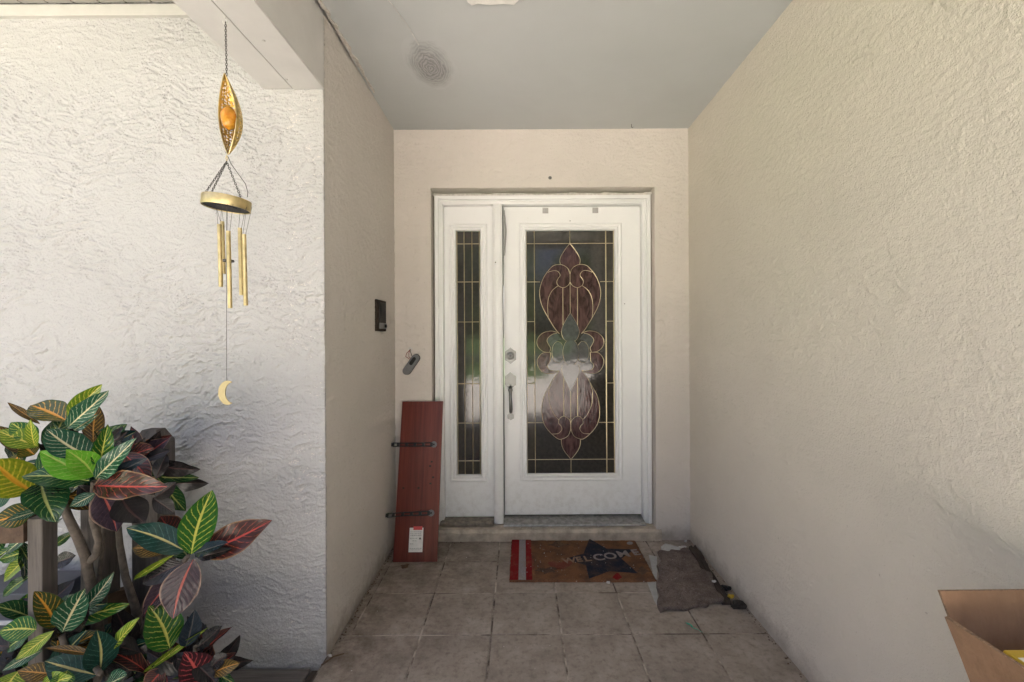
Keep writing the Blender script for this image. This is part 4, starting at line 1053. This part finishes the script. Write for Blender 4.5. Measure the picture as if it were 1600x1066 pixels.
r0, r1 = P(62, 810, 1.30), P(215, 760, 1.62)
def rail(p0, p1, h_, t_, mat):
    p0, p1 = Vector(p0), Vector(p1); d_ = (p1-p0).normalized(); s_ = Vector((d_.y, -d_.x, 0)).normalized()*t_; u_ = Vector((0, 0, h_))
    q = [p0-s_, p0+s_, p1+s_, p1-s_]
    MB().add(q+[x_+u_ for x_ in q], [(3, 2, 1, 0), (4, 5, 6, 7), (0, 1, 5, 4), (1, 2, 6, 5), (2, 3, 7, 6), (3, 0, 4, 7)]).build('rail', mat, fence)
rail(P(-60, 838, 1.30), P(44, 836, 1.30), .075, .018, M['brown_wood'])
rail(P(150, 985, 1.52), P(212, 965, 1.64), .14, .018, M['brown_wood'])
rail(P(62, 1040, 1.33), P(125, 1010, 1.52), .10, .018, M['brown_wood'])
bc0, bc1 = P(-70, 905, 1.56), P(70, 905, 1.56)
bin_ = thing('planter_box', (bc0.x*.5+bc1.x*.5, 1.6, -.08), 'blue-grey metal box with scroll ornament behind the fence', 'planter')
zt, zb = P(0, 920, 1.56).z, -.06
MB().box(bc0.x, bc1.x, 1.56, 1.72, zb, zt, .004).build('box', M['blue_grey'], bin_)
zl = P(0, 962, 1.56).z
MB().box(bc0.x-.002, bc1.x+.002, 1.553, 1.5595, zl-.012, zl+.004, .002).build('ledge', plain('pale_metal', (.42, .43, .45), .4), bin_)
for k_, (px, py, r_) in enumerate(((21, 945, .026), (4, 948, .020), (-14, 946, .024))):
    c_ = P(px, py, 1.556); pts = [c_+Vector((r_*(1-.075*i/2)*math.cos(i*.55), 0, r_*.72*(1-.075*i/2)*math.sin(i*.55))) for i in range(24)]
    MB().tube(pts, .0035, 6).build('scroll', M['dark_metal'], bin_, True)
o = MB().box(-2.5, XL-.055, 1.60, YC-.016, -.10, -.032, .008).build('timber_edging', M['old_wood_x']); settle(o, (-1.6, 1.68, -.10)); tag(o, 'weathered grey timber lying along the foot of the white wall', 'timber')
o = MB().box(XL-.046, XL-.010, .2, YC-.03, -.10, -.030, .004).build('edge_board', M['rotten_wood']); settle(o, (XL-.03, 1.0, -.10)); tag(o, 'dark board edging beside the tiled porch floor', 'board')

# ---------------------------------------------------------------- crotons
lmesh = {}
def leaf_mesh(var, matkey):
    k_ = (var, matkey)
    if k_ in lmesh: return lmesh[k_]
    nl, nw = 14, 8; rnd_ = random.Random(var*13+1)
    vs_, uv_ = [], []
    arch = rnd_.uniform(.04, .42); fold = rnd_.uniform(.05, .24); wav = rnd_.uniform(.01, .035); tw = rnd_.uniform(-.6, .6); ph = rnd_.uniform(0, 6); sk = rnd_.uniform(-.10, .10); pt = rnd_.uniform(.70, 1.0)
    rnd_w = rnd_.uniform(.7, 1.0)
    for i in range(nl+1):
        t = i/nl
        w_ = (math.sin(math.pi*min(1, t**pt*.985+.012))**rnd_w)*(.86+.28*t) * .5
        if t < .06: w_ *= .25+t*8
        for j in range(nw+1):
            u = -1+2*j/nw
            x_ = u*w_; z_ = fold*abs(u)*w_*2*.55-arch*(t**2)*.9+arch*.35*t+wav*math.sin(t*17+ph+(1.5 if u > 0 else 0))*abs(u)**2
            a_ = tw*t; vs_.append((x_*math.cos(a_)+sk*math.sin(math.pi*t), t, z_+x_*math.sin(a_)*.5)); uv_.append(((u+1)/2, t))
    fs_ = [(i*(nw+1)+j, i*(nw+1)+j+1, (i+1)*(nw+1)+j+1, (i+1)*(nw+1)+j) for i in range(nl) for j in range(nw)]
    me = bpy.data.meshes.new('leaf'); me.from_pydata(vs_, [], fs_)
    l_ = me.uv_layers.new(name='leaf')
    for lp in me.loops: l_.data[lp.index].uv = uv_[lp.vertex_index]
    me.materials.append(LM[matkey]); me.polygons.foreach_set('use_smooth', [True]*len(me.polygons)); lmesh[k_] = me
    return me
CAM = Vector((0, 0, H))
def leaf(root, b_, t_, w_, mk, roll=0.0):
    """b_, t_: base and tip in the world; w_: full width in metres"""
    d_ = t_-b_; L2 = d_.length; yv = d_/L2
    n0 = (CAM-(b_+t_)/2).normalized()*1.0+Vector((0, 0, .35))
    zv = (n0-yv*n0.dot(yv)).normalized(); zv = (Matrix.Rotation(roll, 3, yv) @ zv).normalized(); xv = yv.cross(zv)
    o = bpy.data.objects.new('leaf', leaf_mesh(random.randrange(9), mk)); COL.objects.link(o); o.parent = root
    mt = Matrix.Identity(4)
    for r_ in range(3): mt[r_][0] = xv[r_]*w_; mt[r_][1] = yv[r_]*L2; mt[r_][2] = zv[r_]*L2*.6; mt[r_][3] = b_[r_]-root.location[r_]
    o.matrix_basis = mt; return o
def leaves(root, Zc, rows):
    for r_ in rows:
        bx_, by_, tx_, ty_, w_, mk = r_[:6]; dz_ = r_[6] if len(r_) > 6 else random.uniform(-.07, .01); z0 = r_[7] if len(r_) > 7 else 0
        roll = r_[8] if len(r_) > 8 else random.uniform(-.35, .35)
        leaf(root, P(bx_, by_, Zc+z0), P(tx_, ty_, Zc+z0+dz_), w_*1.03/F*Zc, mk, roll)
def filler(root, Zc, cx_, cy_, sx, sy, n_, keys, rnd_, zo=(.05, .16)):
    for i in range(n_):
        a_ = rnd_.uniform(0, 6.283); bx_, by_ = cx_+rnd_.uniform(-.5, .5)*sx, cy_+rnd_.uniform(-.4, .4)*sy
        l_ = rnd_.uniform(55, 92); z0 = rnd_.uniform(*zo)
        leaf(root, P(bx_, by_, Zc+z0), P(bx_+l_*math.cos(a_), by_+l_*math.sin(a_)*.8, Zc+z0+rnd_.uniform(-.06, .05)), rnd_.uniform(24, 38)/F*Zc, rnd_.choice(keys), rnd_.uniform(-.8, .8))
def stem(root, pts, r0_, r1_):
    n_ = len(pts); MB().tube(pts, [r0_+(r1_-r0_)*i/(n_-1) for i in range(n_)], 10).build('stem', M['bark'], root, True)
rl = random.Random(21)
Zt = 1.26
cA = thing('croton_plant', Vector((P(150, 1000, 1.36).x, 1.36, -.07)), 'tallest croton with lime, yellow, teal and maroon leaves above the fence', 'croton', 'crotons in the bed by the white wall')
stem(cA, [P(152, 1085, 1.38), P(150, 1010, 1.38), P(146, 950, 1.37), P(136, 896, 1.35), P(130, 862, 1.33), P(118, 832, 1.31), P(104, 802, 1.29), P(92, 770, 1.29), P(80, 730, 1.28)], .017, .009)
stem(cA, [P(136, 896, 1.35), P(133, 872, 1.34), P(147, 860, 1.33), P(151, 837, 1.32), P(142, 805, 1.30), P(143, 770, 1.29), P(145, 745, 1.28)], .012, .008)
stem(cA, [P(148, 940, 1.38), P(152, 880, 1.38), P(158, 840, 1.38), P(160, 800, 1.37)], .008, .005)
leaves(cA, Zt, [
 (141,739, 60,697, 40,'lime',-.06), (145,738, 104,698, 36,'lime',-.09), (152,730, 167,657, 25,'green',-.03), (147,740, 198,686, 32,'teal',-.06),
 (146,752, 248,750, 42,'maroon',-.06), (154,760, 179,824, 46,'purple',-.03), (186,768, 224,809, 46,'black',-.02), (138,745, 30,733, 40,'dgreen',-.06),
 (62,748, 86,799, 50,'dgreen',-.10), (138,707, 72,662, 48,'teal',-.02), (104,646, 158,594, 27,'ygreen',0,.02), (104,661, 160,606, 28,'teal',-.03,.02),
 (114,665, 146,643, 15,'teal',-.02,.02), (106,652, 44,620, 42,'orange',.02,.03), (61,655, 10,620, 11,'bronze',0,.03), (144,684, 151,626, 28,'bronze',.03,.06),
 (58,690, -6,664, 32,'ygreen',-.04), (50,684, 16,651, 30,'green',-.02), (53,692, 46,648, 17,'ygreen',-.03), (48,760, -10,710, 58,'yellow',-.06),
 (50,787, -14,806, 38,'orange',-.05), (58,790, 4,806, 14,'teal',-.06), (160,742, 222,710, 19,'navy',-.01), (225,712, 263,698, 18,'black',.02,.08),
 (242,742, 259,703, 22,'black',.02,.08), (240,772, 272,748, 26,'black',.02,.10), (236,772, 270,797, 26,'black',.02,.10), (52,703, 33,686, 28,'orange',-.02),
 (168,684, 191,660, 11,'black',.02,.06), (146,764, 106,784, 22,'teal',-.04), (90,700, 128,740, 30,'dgreen',.0,.05), (100,720, 60,770, 32,'dgreen',.0,.05),
 (186,705, 236,720, 20,'black',.0,.07), (70,690, 100,640, 30,'dgreen',.02,.05), (30,700, 8,742, 24,'orange',-.02,.02), (195,696, 205,680, 14,'pink',-.01,.05,.2),
 (120,752, 160,788, 30,'black',.0,.05), (205,735, 240,765, 28,'black',.0,.06), (150,700, 196,668, 20,'black',.0,.08), (20,760, -20,775, 36,'dgreen',-.02,.05)])
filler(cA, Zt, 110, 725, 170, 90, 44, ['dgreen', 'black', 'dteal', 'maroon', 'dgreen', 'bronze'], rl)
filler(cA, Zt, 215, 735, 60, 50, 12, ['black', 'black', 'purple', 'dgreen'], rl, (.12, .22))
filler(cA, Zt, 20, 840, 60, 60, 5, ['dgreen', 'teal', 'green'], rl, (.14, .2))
leaves(cA, 1.42, [(44,828, 0,858, 24,'teal',0), (42,862, -4,902, 24,'ygreen',0), (44,852, -6,866, 22,'green',0), (44,892, -6,926, 18,'dgreen',0), (80,846, 111,824, 14,'dgreen',0), (80,874, 114,861, 24,'black',0)])
Zb = 1.34
cB = thing('croton_plant', Vector((P(212, 1000, 1.45).x, 1.45, -.07)), 'croton with one splayed rosette of green and bronze leaves against the white wall', 'croton', 'crotons in the bed by the white wall')
stem(cB, [P(222, 1085, 1.48), P(214, 990, 1.47), P(207, 942, 1.46), P(192, 895, 1.45), P(184, 845, 1.44), P(181, 805, 1.43)], .015, .008)
stem(cB, [P(214, 990, 1.46), P(240, 930, 1.42), P(268, 890, 1.37), P(290, 864, Zb)], .010, .007)
leaves(cB, Zb, [
 (295,861, 328,763, 48,'green',-.02,0,.1), (303,860, 417,809, 50,'maroon',.02,.02,.1), (286,856, 195,815, 40,'dteal',-.04), (276,835, 248,800, 38,'maroon',.03,.03),
 (300,860, 347,841, 24,'navy',-.02), (304,866, 356,853, 16,'black',.0), (299,868, 265,962, 50,'purple',-.05,0,.0), (280,884, 210,963, 32,'purple',.02),
 (282,874, 214,907, 30,'black',.0), (274,858, 196,904, 9,'ygreen',.0), (258,856, 203,850, 30,'bronze',.02,.03), (292,866, 262,840, 26,'dgreen',.04,.03)])
Zd = 1.24
cC = thing('croton_plant', Vector((P(95, 1066, 1.26).x, 1.26, -.07)), 'low croton with yellow-veined green leaves in the lower left corner', 'croton', 'crotons in the bed by the white wall')
stem(cC, [P(120, 1120, 1.28), P(108, 1040, 1.27), P(92, 985, 1.26)], .012, .008); stem(cC, [P(112, 1060, 1.28), P(140, 1030, 1.25), P(150, 1045, 1.20)], .009, .007)
leaves(cC, Zd, [
 (84,972, 52,916, 36,'orange',-.02), (92,981, 127,914, 40,'teal',-.04,0,.1), (124,947, 171,891, 23,'teal',.0,.03), (170,1008, 212,960, 21,'ygreen',-.02), (150,1046, 147,979, 40,'dteal',-.05,0,.0),
 (152,1072, 189,1050, 32,'teal',-.05,-.03), (146,1048, 64,1025, 42,'dteal',-.04), (52,976, -8,977, 34,'green',-.03), (80,978, 18,1023, 20,'ygreen',-.04), (62,1008, -4,1041, 15,'teal',-.04),
 (136,1015, 64,1003, 12,'bronze',-.02), (82,1046, 22,1040, 24,'bronze',-.04,-.02), (24,1040, 2,1080, 34,'ygreen',-.04,-.03), (60,1060, 100,1050, 24,'ygreen',-.03,-.04), (100,1040, 82,1075, 28,'green',-.03,-.04),
 (40,985, 0,1008, 26,'dgreen',0,.04), (110,1000, 150,1010, 24,'bronze',0,.06), (70,1000, 100,1030, 30,'dgreen',.0,.06), (30,1010, 60,1040, 30,'dgreen',0,.05), (150,1010, 190,1000, 24,'black',0,.08)])
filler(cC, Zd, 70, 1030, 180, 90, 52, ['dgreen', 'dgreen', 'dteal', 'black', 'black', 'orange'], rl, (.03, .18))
Ze = 1.36
cD = thing('croton_plant', Vector((P(270, 1066, 1.40).x, 1.40, -.07)), 'low dark croton with pink-veined leaf beside the timber edging', 'croton', 'crotons in the bed by the white wall')
stem(cD, [P(268, 1110, 1.42), P(270, 1050, 1.41), P(262, 1010, 1.39)], .011, .008); stem(cD, [P(275, 1080, 1.42), P(300, 1040, 1.40), P(300, 1005, 1.38)], .009, .006)
leaves(cD, Ze, [
 (260,1008, 231,943, 50,'green',-.03,0,.0), (285,1005, 300,950, 28,'navy',.0), (304,1006, 342,973, 24,'black',-.01), (220,1044, 312,980, 9,'ygreen',.0), (306,1072, 284,1016, 44,'pink',-.04,0,.0),
 (325,1048, 368,1032, 22,'bronze',-.02), (324,1037, 350,1019, 22,'black',.0), (270,1030, 318,1000, 30,'black',.0,.04), (250,1040, 220,1075, 30,'maroon',-.03), (260,1035, 225,1010, 30,'black',.0,.05),
 (300,1030, 335,1062, 30,'black',-.02,.0), (235,1030, 200,1050, 28,'black',.0,.03), (280,1020, 310,1040, 34,'black',.0,.03), (255,1050, 268,1085, 34,'purple',-.03)])
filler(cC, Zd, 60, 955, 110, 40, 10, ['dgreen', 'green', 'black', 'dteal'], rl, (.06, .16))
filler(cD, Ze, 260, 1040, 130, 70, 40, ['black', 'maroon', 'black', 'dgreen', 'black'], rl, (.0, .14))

# ---------------------------------------------------------------- trees across the lawn (they show in the door glass)
def tree(x_, y_, h_, r_, seed, label):
    rnd_ = random.Random(seed); t_ = thing('shade_tree', (x_, y_, -.11), label, 'tree', 'trees across the lawn')
    MB().tube([(x_, y_, -.15), (x_+.1, y_, h_*.25), (x_-.1, y_+.1, h_*.5), (x_, y_, h_*.75)], [.28, .22, .16, .06], 10).build('trunk', M['tree_bark'], t_, True)
    mb = MB()
    clumps = [(x_+rnd_.gauss(0, r_*.42), y_+rnd_.gauss(0, r_*.42), h_*.52+rnd_.gauss(0, h_*.20)) for _ in range(34)]
    for c_ in clumps:
        for _ in range(110):
            p_ = Vector(c_)+Vector((rnd_.gauss(0, .5), rnd_.gauss(0, .5), rnd_.gauss(0, .4))); s_ = rnd_.uniform(.08, .18)
            a_ = Vector((rnd_.gauss(0, 1), rnd_.gauss(0, 1), rnd_.gauss(0, 1))).normalized(); b2 = a_.orthogonal().normalized()
            mb.add([p_-a_*s_, p_+b2*s_*.5, p_+a_*s_, p_-b2*s_*.5], [(0, 1, 2, 3)])
    mb.build('crown', M['far_leaf'], t_, False, False)
TREES = ['leafy tree left of the path, mirrored faintly in the sidelight', 'leafy tree straight out from the door, mirrored in its glass', 'smallest leafy tree beside the driveway', 'wide leafy tree at the left edge of the lawn', 'wide leafy tree to the right of the driveway',
 'tall tree across the road, nearly in line with the door', 'tall tree across the road behind the driveway end', 'leafy tree nearest the left side of the house', 'tallest tree at the far right across the road']
for i, (x_, y_, h_, r_) in enumerate(((-5.5, -15, 7, 2.4), (-1.6, -16.5, 7.5, 2.4), (3.2, -17.5, 6.5, 2.2), (-10, -14, 8, 3.0), (9.5, -16, 8, 3.0), (-1, -31, 9, 3.4), (5.5, -30, 9, 3.4), (-15, -9, 7, 3.0), (14, -24, 9, 3.2))):
    tree(x_, y_, h_, r_, 40+i, TREES[i])
